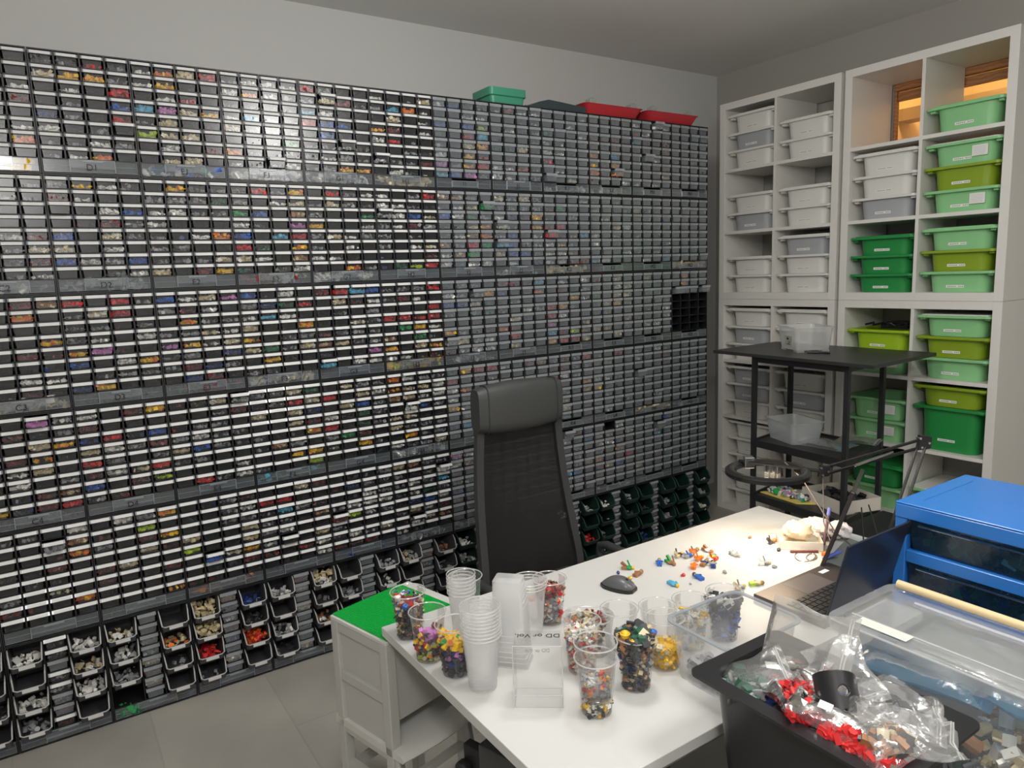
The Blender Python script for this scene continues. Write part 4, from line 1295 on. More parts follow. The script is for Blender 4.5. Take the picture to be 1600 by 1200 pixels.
# ------------------------------------------------------------------ mouse
m = MB(); rings = []
for k in range(11):
    t = k / 10
    x = -0.052 + 0.104 * t
    wv = 0.033 * max(0.05, math.sin(PI * (0.03 + 0.94 * t))) ** 0.38 * (1 - 0.10 * math.sin(PI * t))
    hv = 0.038 * max(0.12, math.sin(PI * (0.02 + 0.9 * t))) ** 0.55
    rings.append([(x, wv * math.cos(a), max(0.002, hv * abs(math.sin(a)) ** 0.65) if math.sin(a) >= -0.01 else 0.002) for a in [PI * q / 12 for q in range(13)]])
m.loft(rings)
mo = m.build('computer_mouse', pm('mouse_grey', (0.1, 0.105, 0.11), 0.3), None, smooth=True, loc=(1.487, -1.985, DT + 0.001), rz=0.35)
m = MB()
m.loft([[(x * 1.04, y * 1.12, 0.0) for x, y, z in [(r[q][0], r[q][1], 0) for r in rings for q in (0,)] + [(r[12][0], r[12][1], 0) for r in reversed(rings)]], [(x * 1.04, y * 1.12, 0.009) for x, y, z in [(r[q][0], r[q][1], 0) for r in rings for q in (0,)] + [(r[12][0], r[12][1], 0) for r in reversed(rings)]]])
m.build('base_shell', BLACK, mo)
m = MB(); m.lathe([(0.008, -0.004), (0.009, 0), (0.008, 0.004)], 14, M=Matrix.Translation((0.026, 0, 0.026)) @ Matrix.Rotation(PI / 2, 4, 'X'), c0=True, c1=True); m.build('scroll_wheel', BLACK, mo, smooth=True)
tag(mo, 'grey and black computer mouse on the white desk', 'mouse')

# ------------------------------------------------------------------ toy figures scattered on the desk
def minifig(x, y, rz, top, bottom, head, hair, label, pose=0.0):
    """small lying building figure: hips, legs, torso, arms, round head, hair"""
    e = empty('toy_figure', (x, y, DT), rz)
    k = lambda c: PM[PK.index(c)]
    m = MB(); m.loft([[(0.0, -0.008, 0.002), (0.0, 0.008, 0.002), (0.0, 0.008, 0.010), (0.0, -0.008, 0.010)], [(0.015, -0.0055, 0.002), (0.015, 0.0055, 0.002), (0.015, 0.0055, 0.010), (0.015, -0.0055, 0.010)]])
    m.build('torso', k(top), e)
    for s in (-1, 1):
        m = MB(); m.bar((-0.001, s * 0.0042, 0.006), (-0.017, s * 0.0042, 0.005 + 0.01 * pose * (s > 0)), 0.0072, 0.009); m.build('leg', k(bottom), e)
        m = MB(); m.tube([(0.013, s * 0.0062, 0.007), (0.009, s * 0.0105, 0.008), (0.002, s * 0.010, 0.010 + 0.01 * (s > 0) * pose)], 0.0025, 6); m.build('arm', k(top), e)
    m = MB(); m.lathe([(0.003, 0.0), (0.0048, 0.001), (0.0052, 0.004), (0.0048, 0.0075), (0.003, 0.009)], 12, M=Matrix.Translation((0.0155, 0, 0.006)) @ Matrix.Rotation(PI / 2, 4, 'Y'), c0=True, c1=True)
    h = m.build('head', k(head), e, smooth=True)
    if hair:
        m = MB(); m.sphere((0.0225, 0, 0.0066), 0.0066, 10, 7); m.build('hair', k(hair), h, smooth=True)
    tag(e, label, 'toy figure', 'toy figures scattered on the desk')


figs = [((1.400, -1.872), 'n', 'm', 'y', None, 'green and brown toy figure nearest the chair armrest'),
        ((1.456, -1.879), 'm', 'm', 't', 'm', 'brown toy figure next to the mouse'),
        ((1.438, -1.766), 'b', 'b', 't', 'm', 'blue toy figure at the near end of the pile'),
        ((1.451, -1.734), 'm', 'n', 't', 'm', 'brown and green toy figure touching the blue one'),
        ((1.432, -1.673), 'k', 't', 'y', None, 'black toy figure at the back of the pile'),
        ((1.455, -1.652), 'b', 'g', 'y', 'm', 'blue and grey toy figure in the pile'),
        ((1.440, -1.609), 'm', 'o', 'y', 'm', 'brown toy figure at the top of the pile'),
        ((1.491, -1.641), 'o', 'o', 'y', None, 'bright orange toy figure in the middle of the pile'),
        ((1.523, -1.700), 'o', 'o', 'o', None, 'large orange toy animal body at the front of the pile'),
        ((1.456, -1.564), 'w', 'm', 'o', 'o', 'white toy figure with orange hair beyond the pile'),
        ((1.504, -1.591), 'g', 'l', 't', None, 'grey and lime toy figure at the far side of the pile'),
        ((1.524, -1.617), 'r', 'w', 'y', 'r', 'red toy figure at the far side of the pile'),
        ((1.529, -1.660), 'B', 'm', 't', 'm', 'dark blue toy figure among orange ones'),
        ((1.554, -1.646), 'g', 'B', 'y', 'k', 'grey and blue toy figure at the pile edge'),
        ((1.589, -1.750), 'b', 'b', 'y', 'k', 'blue toy figure lying alone in front of the pile'),
        ((1.571, -1.845), 'c', 'c', 'y', None, 'light blue toy figure with yellow head near the cups'),
        ((1.544, -1.524), 'w', 'w', 'g', 'g', 'white toy figure between pile and tissue box'),
        ((1.642, -1.511), 'g', 'w', 't', None, 'pale toy figure near the laptop palm rest'),
        ((1.721, -1.655), 't', 'l', 'y', 'm', 'tan and olive toy figure nearest the laptop'),
        ((1.710, -1.713), 'g', 't', 'y', None, 'grey and tan toy figure behind the dark blue cup'),
        ((1.545, -1.343), 'm', 'k', 'y', 'm', 'brown toy figure beside the tissue box')]
for q, (p, a, b_, c, h_, lab) in enumerate(figs):
    rnd = random.Random(40 + q)
    minifig(p[0], p[1], rnd.uniform(-0.6, 1.6) + (PI / 2 if q % 3 else 0.4), a, b_, c, h_, lab, pose=rnd.choice([0, 1, 1.6]))
# single loose bits
for q, (x, y, c, s, lab) in enumerate(((1.463, -1.915, 'y', 0.011, 'single yellow bit beside the mouse'), (1.547, -1.772, 'r', 0.011, 'single red toy cap in front of the pile'), (1.408, -1.916, 'B', 0.01, 'tiny dark blue cross piece at the desk edge'),
                                       (1.482, -2.211, 'c', 0.013, 'single light blue bit by the cup of red parts'), (1.394, -2.238, 'o', 0.018, 'orange piece between stacks and cup'), (1.345, -2.211, 'l', 0.012, 'lime bit at the desk edge behind the stacks'),
                                       (1.471, -1.359, 'm', 0.01, 'small brown clip under the ring lamp'), (1.608, -1.656, 'g', 0.011, 'small grey disc left of the white figures'), (1.677, -1.507, 'g', 0.012, 'small grey disc near the laptop'),
                                       (1.603, -1.381, 'k', 0.013, 'black and white bit in front of the tissue box'), (1.725, -1.30, 'o', 0.02, 'orange knife handle beside the standing screen'), (1.43, -1.96, 'g', 0.009, 'tiny grey clip by the mouse'), (1.60, -1.80, 'g', 0.006, 'tiny grey stud beside the light blue figure'))):
    m = MB(); M = Matrix.Translation((0, 0, s * .45)) @ Matrix.Rotation(q * 1.3, 4, 'Z')
    m.lathe([(s * .3, -s * .45), (s * .55, -s * .2), (s * .55, s * .1), (s * .25, s * .4)], 9, mi=PK.index(c), M=M, c0=True, c1=True)
    m.box(-s * .8, s * .2, -s * .25, s * .25, -s * .4, s * .1, PK.index(c), M)
    tag(m.build('toy_piece', PM, None, loc=(x, y, DT + 0.0002)), lab, 'toy piece')

# tissue box: a shallow white carton with crumpled paper
m = MB(); w, d, h = 0.135, 0.10, 0.03
m.box(-w / 2, w / 2, -d / 2, d / 2, 0, 0.002)
for s in (-1, 1):
    m.box(-w / 2, w / 2, s * d / 2 - 0.001, s * d / 2 + 0.001, 0.002, h)
    m.box(s * w / 2 - 0.001, s * w / 2 + 0.001, -d / 2 + .001, d / 2 - .001, 0.002, h)
tag(m.build('card_box', pm('cream_card', (0.8, 0.76, 0.66), 0.6), None, loc=(1.612, -1.285, DT + 0.0005), rz=0.75), 'shallow cream card box of crumpled paper at the lit end of the desk', 'box')


def crumple(x, y, z, r, label, col, seed, sq=(1, 1, 0.6)):
    rnd = random.Random(seed)
    m = MB(); n, k = 22, 14
    ph = [(rnd.randint(2, 7), rnd.uniform(3, 9), rnd.uniform(0, 6)) for _ in range(6)]
    rings = []
    for i in range(1, k):
        t = PI * i / k
        row = []
        for j in range(n):
            a = 2 * PI * j / n
            f = 1 + 0.1 * sum(math.sin(p * a + q * t + s) for p, q, s in ph) / 1.6 + rnd.uniform(-.05, .05)
            row.append((sq[0] * r * f * math.sin(t) * math.cos(a), sq[1] * r * f * math.sin(t) * math.sin(a), max(-r * .5, -sq[2] * r * f * math.cos(t))))
        rings.append(row)
    m.loft(rings)
    o = m.build('crumpled_tissue', col, None, smooth=True, loc=(x, y, z))
    tag(o, label, 'tissue')


crumple(1.60, -1.278, DT + 0.048, 0.048, 'beige crumpled paper heap in the card box', pm('beige_tissue', (0.75, 0.62, 0.42), 0.85), 1)
crumple(1.605, -1.175, DT + 0.032, 0.05, 'white crumpled tissue behind the card box', pm('white_tissue', (0.85, 0.78, 0.76), 0.85), 2, (1.2, 1, .65))
crumple(1.655, -1.125, DT + 0.028, 0.04, 'white crumpled tissue beside the standing screen', pm('white_tissue', (0.85, 0.78, 0.76), 0.85), 3, (1.1, 1, .7))
m = MB(); m.tube([(0, 0, 0), (0.0, 0.02, 0.1)], 0.005, 10, 0); m.tube([(0, 0.02, 0.1), (0, 0.026, 0.125)], 0.0062, 10, 1)
tag(m.build('pen', [pm('pen_tip_grey', (0.2, 0.12, 0.15), 0.4), pm('pen_cap_blue', (0.2, 0.22, 0.6), 0.4)], None, smooth=True, loc=(1.672, -1.235, DT + 0.006)), 'slim pen with violet cap leaning by the card box', 'pen')
m = MB(); m.tube([(0, 0, 0), (0.055, 0.07, 0)], 0.0042, 8)
tag(m.build('brush_handle', pm('dark_red_wood', (0.18, 0.05, 0.04), 0.4), None, loc=(1.635, -1.365, DT + 0.0045)), 'dark red stick lying in front of the card box', 'stick')
m = MB(); m.tube([(0.05 * math.cos(t) * .6, 0.05 * math.sin(t) * 1.0, 0.002) for t in [2 * PI * k / 24 for k in range(24)]], 0.0015, 6, closed=True)
m.tube([(0.02 + 0.05 * math.cos(t) * .3, 0.05 * math.sin(t) * .6, 0.002) for t in [2 * PI * k / 24 for k in range(24)]], 0.0015, 6, closed=True)
tag(m.build('reading_glasses', STEEL, None, loc=(1.683, -1.355, DT + 0.0005), rz=0.4), 'thin wire loops lying beside the dark red stick', 'wire loops')
m = MB(); m.tube([(0, 0, 0.006), (0.03, 0.05, 0.03)], 0.006, 8)
tag(m.build('pen', pm('pen_blue', (0.12, 0.18, 0.6), 0.4), None, loc=(1.74, -1.345, DT + 0.001)), 'blue pen end touching the standing screen', 'pen')

# grey mat behind the screens
m = MB(); m.prism([(1.76, -1.38), (1.93, -1.42), (1.98, -1.14), (1.68, -1.11)], 0, 0.004)
tag(m.build('cutting_mat', pm('grey_mat', (0.2, 0.22, 0.2), 0.6), None, loc=(0, 0, DT + 0.0005)), 'grey mat lying behind the two screens', 'mat')
m = MB(); m.box(-0.014, 0.014, -0.007, 0.007, 0, 0.008); m.box(-0.004, 0.02, -0.01, 0.0, 0.008, 0.013)
tag(m.build('binder_clip', BLACK, None, loc=(1.842, -1.302, DT + 0.005), rz=0.6), 'black clip on the grey mat between the screens', 'clip')

# laptop: user side faces the drawer wall, so the lid back faces the camera
e = empty('laptop', (1.777, -1.735, DT + 0.0005), 0.0)
LW, LD = 0.36, 0.222
BODY = pm('laptop_body', (0.10, 0.085, 0.08), 0.35, metal=0.5)
m = MB(); m.box(0, LD, 0, LW, 0.0, 0.017); m.build('laptop_base', BODY, e, bevel=0.002)
m = MB(); m.box(0.012, 0.095, 0.115, 0.245, 0.017, 0.0173); m.build('touchpad', pm('touchpad_grey', (0.12, 0.10, 0.095), 0.3), e)
KB = MB()
for r in range(6):
    for c in range(15):
        x = 0.099 + r * 0.0193; y = 0.016 + c * 0.0222
        KB.box(x, x + 0.0158, y, y + 0.0185, 0.0171, 0.0195)
KB.build('keyboard', pm('key_black', (0.02, 0.02, 0.022), 0.4), e)
m = MB(); m.box(0.025, 0.04, 0.27, 0.305, 0.017, 0.0172); m.build('sticker', PAPER, e)
M = Matrix.Translation((LD - 0.004, 0, 0.018)) @ Matrix.Rotation(math.radians(14), 4, 'Y')
m = MB(); m.box(0, 0.006, 0, LW, 0, 0.232, 0, M); m.build('laptop_lid', pm('lid_navy', (0.022, 0.025, 0.038), 0.32), e, bevel=0.002)
m = MB(); m.box(-0.0006, 0, 0.008, LW - 0.008, 0.012, 0.224, 0, M); m.build('laptop_screen', pm('screen_dark', (0.01, 0.01, 0.012), 0.1), e)
m = MB(); m.tube([(LD - 0.002, 0.03, 0.018), (LD - 0.002, LW - 0.03, 0.018)], 0.006, 10); m.build('hinge', BLACK, e, smooth=True)
tag(e, 'open dark laptop seen from behind its navy lid on the desk', 'laptop')

# standing portable screen, edge on, with wire stand and cable
e = empty('portable_screen', (1.779, -1.418, DT + 0.004))
vx, vz = Vector((-0.4244, 0.9055, 0)), Vector((0.2784, 0.1305, 0.9516)).normalized()
vy = vz.cross(vx)
M = Matrix(((vx.x, vy.x, vz.x, 0), (vx.y, vy.y, vz.y, 0), (vx.z, vy.z, vz.z, 0), (0, 0, 0, 1)))
m = MB(); m.box(0, 0.28, -0.006, 0.006, 0, 0.272, 0, M); m.build('screen_panel', pm('panel_edge_dark', (0.055, 0.045, 0.045), 0.3, metal=0.3), e, bevel=0.002)
m = MB(); m.box(0.01, 0.27, -0.0066, -0.006, 0.012, 0.262, 0, M); m.build('screen_face', pm('screen_dark', (0.01, 0.01, 0.012), 0.1), e)
tag(e, 'thin portable screen standing edge-on beside the laptop', 'screen')
m = MB()
m.tube([(1.80, -1.24, 0.90), (1.835, -1.27, DT + 0.007), (1.86, -1.255, DT + 0.007), (1.862, -1.235, 0.80), (1.80, -1.2, 0.90)], 0.0022, 6)
tag(m.build('wire_stand', BLKMET, None, smooth=True), 'thin black wire stand propping up the portable screen', 'stand')

# ring lamp with sprung arm
e = empty('ring_lamp', (1.80, -1.085, DT))
L = lambda x, y, z: (x - 1.80, y + 1.085, z - DT)
LM = pm('lamp_black', (0.03, 0.028, 0.028), 0.22, metal=0.4)
cx, cy, cz, R = 1.562, -1.392, 0.995, 0.118
m = MB()
n = 48
rings = []
for k in range(n + 1):
    a = 2 * PI * k / n
    c, s = math.cos(a), math.sin(a)
    rings.append([L(cx + (R + dx) * c, cy + (R + dx) * s, cz + dz - 0.0 * c) for dx, dz in ((-0.017, -0.0095), (-0.017, 0.003), (-0.008, 0.009), (0.008, 0.009), (0.017, 0.003), (0.017, -0.0095))])
m.loft(rings, 0, False, False)
m.build('ring_housing', LM, e, smooth=True)
m = MB()
rings = [[L(cx + (R + dx) * math.cos(2 * PI * k / n), cy + (R + dx) * math.sin(2 * PI * k / n), cz - 0.0068 + dz) for dx, dz in ((-0.0125, 0), (0.0125, 0), (0.011, -0.0015), (-0.011, -0.0015))] for k in range(n + 1)]
m.loft(rings, 0, False, False)
dif = m.build('diffuser', pm('lamp_diffuser', (0.9, 0.85, 0.75), 0.5, emit=(1.0, 0.78, 0.5), es=6), e, smooth=True)
# yoke and clips of the magnifier centre
m = MB()
a0 = math.atan2(-1.25 + 1.392, 1.67 - 1.562)
J = (1.672, -1.252, 0.992)
m.tube([L(cx + R * math.cos(a0 + 2.2), cy + R * math.sin(a0 + 2.2), cz + 0.012), L(cx + 0.01, cy + 0.02, cz + 0.02), L(*J)], 0.0055, 8)
m.build('yoke', LM, e, smooth=True)
m = MB()
m.box(-0.02, 0.012, -0.016, 0.016, -0.02, 0.018, M=Matrix.Translation(L(cx + R * math.cos(a0 + 2.0) * .75, cy + R * math.sin(a0 + 2.0) * .75, cz + 0.012)) @ Matrix.Rotation(a0, 4, 'Z'))
for q in range(3):
    m.box(-0.008, 0.008, -0.004, 0.004, -0.035, 0.01, M=Matrix.Translation(L(cx - 0.03 + 0.02 * q, cy + 0.035 + 0.004 * q, cz)) @ Matrix.Rotation(a0 + .3 * q, 4, 'Z'))
m.tube([L(cx - 0.05, cy + 0.02, cz + 0.014), L(cx + 0.03, cy + 0.05, cz + 0.014)], 0.004, 6)
m.build('holder', STEEL, e, bevel=0.002)
EL = (1.79, -0.862, 1.045)
BASE = (1.81, -1.07, 0.77)


def plate(c, d, r, name):
    m = MB()
    q = Vector(d).to_track_quat('Z', 'Y').to_matrix().to_4x4()
    poly = [(-0.018, -0.02), (0.02, -0.016), (0.024, 0.018), (-0.01, 0.024)]
    m.prism([(x * r, y * r) for x, y in poly], -0.009, 0.009, 0, Matrix.Translation(L(*c)) @ q)
    o = m.build(name, LM, e, bevel=0.002)
    m = MB()
    for x, y in ((-0.01, 0.014), (0.015, 0.0), (-0.006, -0.012)):
        m.lathe([(0.0042, -0.011), (0.0042, 0.011)], 10, (x * r, y * r, 0), M=Matrix.Translation(L(*c)) @ q, c0=True, c1=True)
    m.build('screw', STEEL, o)


nrm = Vector((0.83, -0.55, 0.1))
plate(J, nrm, 0.9, 'joint_plate'); plate(EL, nrm, 1.2, 'elbow_plate')
for off in (Vector((0, 0, 0.014)), Vector((0, 0, -0.014))):
    m = MB(); m.bar(Vector(L(*J)) + off * .8, Vector(L(*EL)) + off, 0.008, 0.008); m.build('arm', LM, e)
for s in (-1, 1):
    off = Vector((0.55 * s * 0.014, 0.83 * s * 0.014, 0))
    m = MB(); m.bar(Vector(L(*EL)) + off, Vector(L(*BASE)) + off, 0.007, 0.008); m.build('arm', LM, e)
m = MB(); m.tube([Vector(L(*J)) + Vector((0.05, 0.1, 0.012)), Vector(L(*J)) + Vector((0.08, 0.27, 0.035))], 0.005, 8); m.build('spring', STEEL, e, smooth=True)
m = MB(); m.lathe([(0.012, -0.035), (0.012, 0.02)], 14, L(1.81, -1.07, 0.765), c0=True, c1=True); m.box(-0.02, 0.04, -0.012, 0.04, 0.0005, 0.01); m.box(-0.02, 0.04, 0.037, 0.045, -0.06, 0.0005)
m.build('clamp', LM, e, bevel=0.002)
m = MB()
m.tube([L(1.56, -1.30, 1.01), L(1.62, -1.29, 0.965), L(1.70, -1.30, 0.88), L(1.77, -1.33, 0.83), L(1.83, -1.33, 0.80), L(1.87, -1.22, 0.78), L(1.86, -1.12, 0.765), L(1.85, -1.10, 0.738)], 0.0022, 6)
m.tube([L(1.672, -1.252, 0.97), L(1.678, -1.255, 0.9), L(1.71, -1.30, 0.84), L(1.76, -1.34, 0.80)], 0.002, 6)
m.build('cable', pm('lamp_cable', (0.12, 0.1, 0.09), 0.4), e, smooth=True)
tag(e, 'black ring lamp on a jointed arm clamped to the far desk edge', 'lamp')
l = bpy.data.lights.new('ring_lamp_light', 'AREA'); l.shape = 'RING' if False else 'DISK'; l.size = 0.2; l.energy = 2.2; l.color = (1, 0.8, 0.56)
o = bpy.data.objects.new('ring_lamp_light', l); COL.objects.link(o); o.location = (cx, cy, cz - 0.014)

# ------------------------------------------------------------------ side table beyond the desk, carrying tub, big box and chest
ST = 0.56
m = MB(); m.box(2.125, 3.0, -2.44, -1.0, ST - 0.03, ST)
for x in (2.14, 2.94):
    for y in (-2.42, -1.06):
        m.box(x, x + 0.04, y, y + 0.04, 0, ST - 0.03)
tag(m.build('side_table', pm('dark_table', (0.05, 0.05, 0.052), 0.5), None, bevel=0.002), 'low dark side table beside the desk carrying the tub and drawer chest', 'table')

# blue drawer chest (drawers pull towards -y)
BLUE = pm('blue_plastic', (0.03, 0.19, 0.6), 0.25, bump=0.05, bscale=60)
BLUEF = BLUE
bx0, bx1, by0, by1 = 2.015, 2.43, -1.448, -1.055
e = empty('drawer_chest', (bx0, by0, ST), 0.0)
w, d, h = bx1 - bx0, by1 - by0, 1.02 - ST
M0 = Matrix.Identity(4)
t = 0.032
pitch = 0.1275
m = MB()
m.box(0, w, 0, d, h - 0.006, h)                       # top sheet
m.box(0, w, 0, 0.012, h - 0.044, h - 0.006); m.box(0, 0.012, 0.012, d, h - 0.044, h - 0.006); m.box(w - 0.012, w, 0.012, d, h - 0.044, h - 0.006)
m.box(0, 0.010, 0.03, d, 0, h - 0.044)                # solid side skins
m.box(w - 0.010, w, 0.03, d, 0, h - 0.044)
m.box(0.01, w - 0.01, d - 0.01, d, 0, h - 0.044)
for xa in (0, w - t):
    m.box(xa, xa + t, 0.002, 0.03, 0, h - 0.044)
for k in range(3):
    z = h - 0.044 - (k + 1) * (pitch - 0.007)
    m.box(t, w - t, 0.002, 0.022, z - 0.0, z + 0.034)
    m.box(0.01, w - 0.01, 0.022, d - 0.01, z + 0.0, z + 0.006)
m.build('chest_frame', BLUE, e, bevel=0.004, seg=3)
m = MB(); m.box(0.045, 0.048, 0.06, d - 0.06, h, h + 0.0012); m.box(w - 0.048, w - 0.045, 0.06, d - 0.06, h, h + 0.0012)
m.build('top_rib', BLUE, e)
CBL = clear('clear_blue_drawer', tint=(0.35, 0.6, 0.85), haze=0.10, hcol=(0.1, 0.35, 0.6), rough=0.12, gloss=1.2, base=0.04)
for k in range(3):
    z = h - 0.044 - (k + 1) * (pitch - 0.007) + 0.036
    m = MB()
    hh = pitch - 0.045
    m.loft([[(t + 0.012, 0.016, z), (w - t - 0.012, 0.016, z), (w - t - 0.012, d - 0.03, z), (t + 0.012, d - 0.03, z)], [(t + 0.002, 0.008, z + hh), (w - t - 0.002, 0.008, z + hh), (w - t - 0.002, d - 0.03, z + hh), (t + 0.002, d - 0.03, z + hh)]], 0, True, False)
    dr = m.build('drawer', CBL, e)
    m = MB(); m.tube([(t + 0.03, 0.004, z + hh - 0.01), (w - t - 0.03, 0.004, z + hh - 0.01)], 0.0035, 8); m.build('drawer_lip', CBL, dr, smooth=True)
tag(e, 'glossy blue plastic drawer chest with clear blue drawers beside the laptop', 'drawer chest')
for k in range(2):
    z = ST + h - 0.044 - (k + 1) * (pitch - 0.007) + 0.038
    m = MB(); bits(m, random.Random(70 + k), 'kkkBN.', 160, lambda r, t_: Vector((bx0 + 0.06 + r.random() * (w - 0.12), by0 + 0.03 + r.random() * 0.1, z + 0.006 + r.random() * 0.045)), (0.015, 0.035), 0.4)
    tag(m.build('toy_parts', PM), f'dark parts in the {ORD[k]} drawer of the blue chest', 'toy parts', None, 'stuff')

# big clear lidded box with a wooden dowel lying on it
gx0, gx1, gy0, gy1, gz = 2.137, 2.78, -1.968, -1.672, 0.895
e = empty('large_clear_box', ((gx0 + gx1) / 2, (gy0 + gy1) / 2, ST))
w, d, h = gx1 - gx0, gy1 - gy0, gz - ST
m = MB(); m.loft([ring3(rrect(w - 0.09, d - 0.07, 0.03, 6), 0.001), ring3(rrect(w - 0.03, d - 0.03, 0.035, 6), h - 0.03)], 0, True, False)
m.build('box_body', C_BOX, e, smooth=True)
m = MB(); q = 6
m.loft([ring3(rrect(w, d, 0.04, q), h - 0.022), ring3(rrect(w, d, 0.04, q), h - 0.002), ring3(rrect(w - 0.012, d - 0.012, 0.036, q), h), ring3(rrect(w - 0.05, d - 0.05, 0.03, q), h), ring3(rrect(w - 0.055, d - 0.055, 0.03, q), h - 0.006)], 0, False, True)
m.build('lid', clear('clear_lid', haze=0.3, hcol=(1.0, 1.0, 0.98), rough=0.14, gloss=1.3, base=0.07, bump=0.5, bscale=12), e, smooth=True)
m = MB()
m.tube([(-w / 2 + 0.02, -d / 2 + 0.004, h - 0.001), (w / 2 - 0.03, -d / 2 + 0.004, h - 0.001)], 0.0022, 6)
m.tube([(-w / 2 + 0.03, -d / 2 + 0.07, h - 0.004), (w / 2 - 0.03, -d / 2 + 0.07, h - 0.004)], 0.002, 6)
m.tube([(-w / 2 + 0.09, d / 2 - 0.075, h - 0.003), (w / 2 - 0.1, d / 2 - 0.075, h - 0.003)], 0.003, 6)
m.build('lid_rib', C_RIM, e, smooth=True)
m = MB(); m.box(-w / 2 + 0.06, -w / 2 + 0.17, -d / 2 + 0.03, -d / 2 + 0.062, h + 0.0002, h + 0.0008); m.build('tape_label', pm('cream_tape', (0.7, 0.7, 0.62), 0.6), e)
tag(e, 'large clear lidded plastic box holding bagged parts behind the black tub', 'box')
m = MB(); m.tube([(2.165, -1.705, gz + 0.0105), (2.95, -1.712, gz + 0.0105)], 0.0098, 16)
dw_ = m.build('wooden_dowel', pm('pale_wood', (0.72, 0.56, 0.32), 0.5, var=0.12, vscale=30), None, smooth=True)
tag(dw_, 'pale wooden dowel lying along the lid of the large clear box', 'dowel')
m = MB(); r0 = random.Random(12)
bits(m, r0, 'ttwwgtm', 420, lambda r, t_: Vector((gx0 + 0.28 + r.random() * 0.3, gy0 + 0.03 + r.random() * 0.2, ST + 0.01 + r.random() * 0.2)), (0.015, 0.035), 0.5)
tag(m.build('toy_parts', PM), 'cream and pale parts inside the large clear box', 'toy parts', None, 'stuff')
m = MB(); bits(m, r0, 'kkgkN', 260, lambda r, t_: Vector((gx0 + 0.06 + r.random() * 0.5, gy0 + 0.045 + r.random() * 0.18, ST + 0.01 + r.random() * 0.1)), (0.015, 0.035), 0.5)
tag(m.build('toy_parts', PM), 'dark parts in the bottom of the large clear box', 'toy parts', None, 'stuff')
CBB = clear('blue_bag', tint=(0.5, 0.75, 0.9), haze=0.45, hcol=(0.12, 0.45, 0.7), rough=0.15, gloss=1.5, bump=0.5, bscale=20, base=0.05)
bag('plastic_bag', gx0 + 0.17, -1.83, ST + 0.24, 0.26, 0.2, 0.06, 0.2, 'light blue bag inside the left of the large clear box', CBB, 21)
bag('plastic_bag', gx0 + 0.42, -1.83, ST + 0.26, 0.24, 0.2, 0.06, -0.3, 'light blue bag inside the right of the large clear box', CBB, 22)
bag('plastic_bag', gx0 + 0.27, -1.80, ST + 0.29, 0.3, 0.18, 0.03, 0.0, 'shiny clear bag pressed under the big lid', C_BAG, 23)

# small clear container with grey bricks on the desk edge
clear_tub('clear_container', 1.998, -2.092, DT + 0.0005, 0.185, 0.235, 0.142, 0.0, 'small clear container with a few grey bricks at the desk edge', feet=False, taper=0.86)
m = MB(); bits(m, random.Random(31), 'gggkg', 60, lambda r, t_: Vector((1.935 + r.random() * 0.09, -2.175 + r.random() * 0.06, DT + 0.012 + r.random() * 0.028)), (0.012, 0.024), 0.6)
tag(m.build('toy_parts', PM), 'grey bricks in the corner of the small clear container', 'toy parts', None, 'stuff')

# black tub full of zip bags
TX0, TX1, TY0, TY1, TZ2 = 2.118, 2.525, -2.375, -2.105, 0.90
e = empty('black_tub', ((TX0 + TX1) / 2, (TY0 + TY1) / 2, ST))
w, d, h = TX1 - TX0, TY1 - TY0, TZ2 - ST
m = MB()
TB = pm('tub_black', (0.016, 0.016, 0.018), 0.33, bump=0.1, bscale=200)
m.loft([ring3(rrect(w - 0.13, d - 0.10, 0.03, 6), 0.001), ring3(rrect(w - 0.055, d - 0.055, 0.04, 6), h - 0.006), ring3(rrect(w, d, 0.02, 6), h - 0.006), ring3(rrect(w, d, 0.02, 6), h), ring3(rrect(w - 0.06, d - 0.06, 0.04, 6), h), ring3(rrect(w - 0.065, d - 0.065, 0.04, 6), h - 0.012), ring3(rrect(w - 0.135, d - 0.105, 0.03, 6), 0.006)])
m.build('tub_shell', TB, e, smooth=True)
tag(e, 'black plastic tub with flat rim, filled with zip bags of parts', 'tub')
bx, by = (TX0 + TX1) / 2, (TY0 + TY1) / 2
C_RB = clear('clear_pink_bag', tint=(0.95, 0.75, 0.78), haze=0.18, hcol=(0.75, 0.5, 0.52), rough=0.08, gloss=2.2, bump=0.6, bscale=22, base=0.05)
# floor of dark parts and the bags on top
m = MB(); bits(m, random.Random(50), 'kkk.BgR', 700, lambda r, t_: Vector((bx + r.uniform(-.15, .15), by + r.uniform(-.085, .085), TZ2 - 0.10 + r.random() * 0.07)), (0.014, 0.036), 0.4)
tag(m.build('toy_parts', PM), 'black and dark parts filling the black tub beneath the bags', 'toy parts', None, 'stuff')


def partsin(x, y, z, rx, ry, rz_, keys, n, label, seed, size=(0.01, 0.024), ang=0.0, slim=0.35):
    m = MB(); ca, sa = math.cos(ang), math.sin(ang)

    def reg(r, t_):
        u, v = r.uniform(-1, 1), r.uniform(-1, 1)
        k = max(0.1, (1 - u * u) * (1 - v * v)) ** 0.5
        px, py = u * rx, v * ry
        return Vector((x + px * ca - py * sa, y + px * sa + py * ca, z + rz_ * k * r.uniform(-1, 1)))
    bits(m, random.Random(seed), keys, n, reg, size, slim)
    tag(m.build('toy_parts', PM), label, 'toy parts', None, 'stuff')


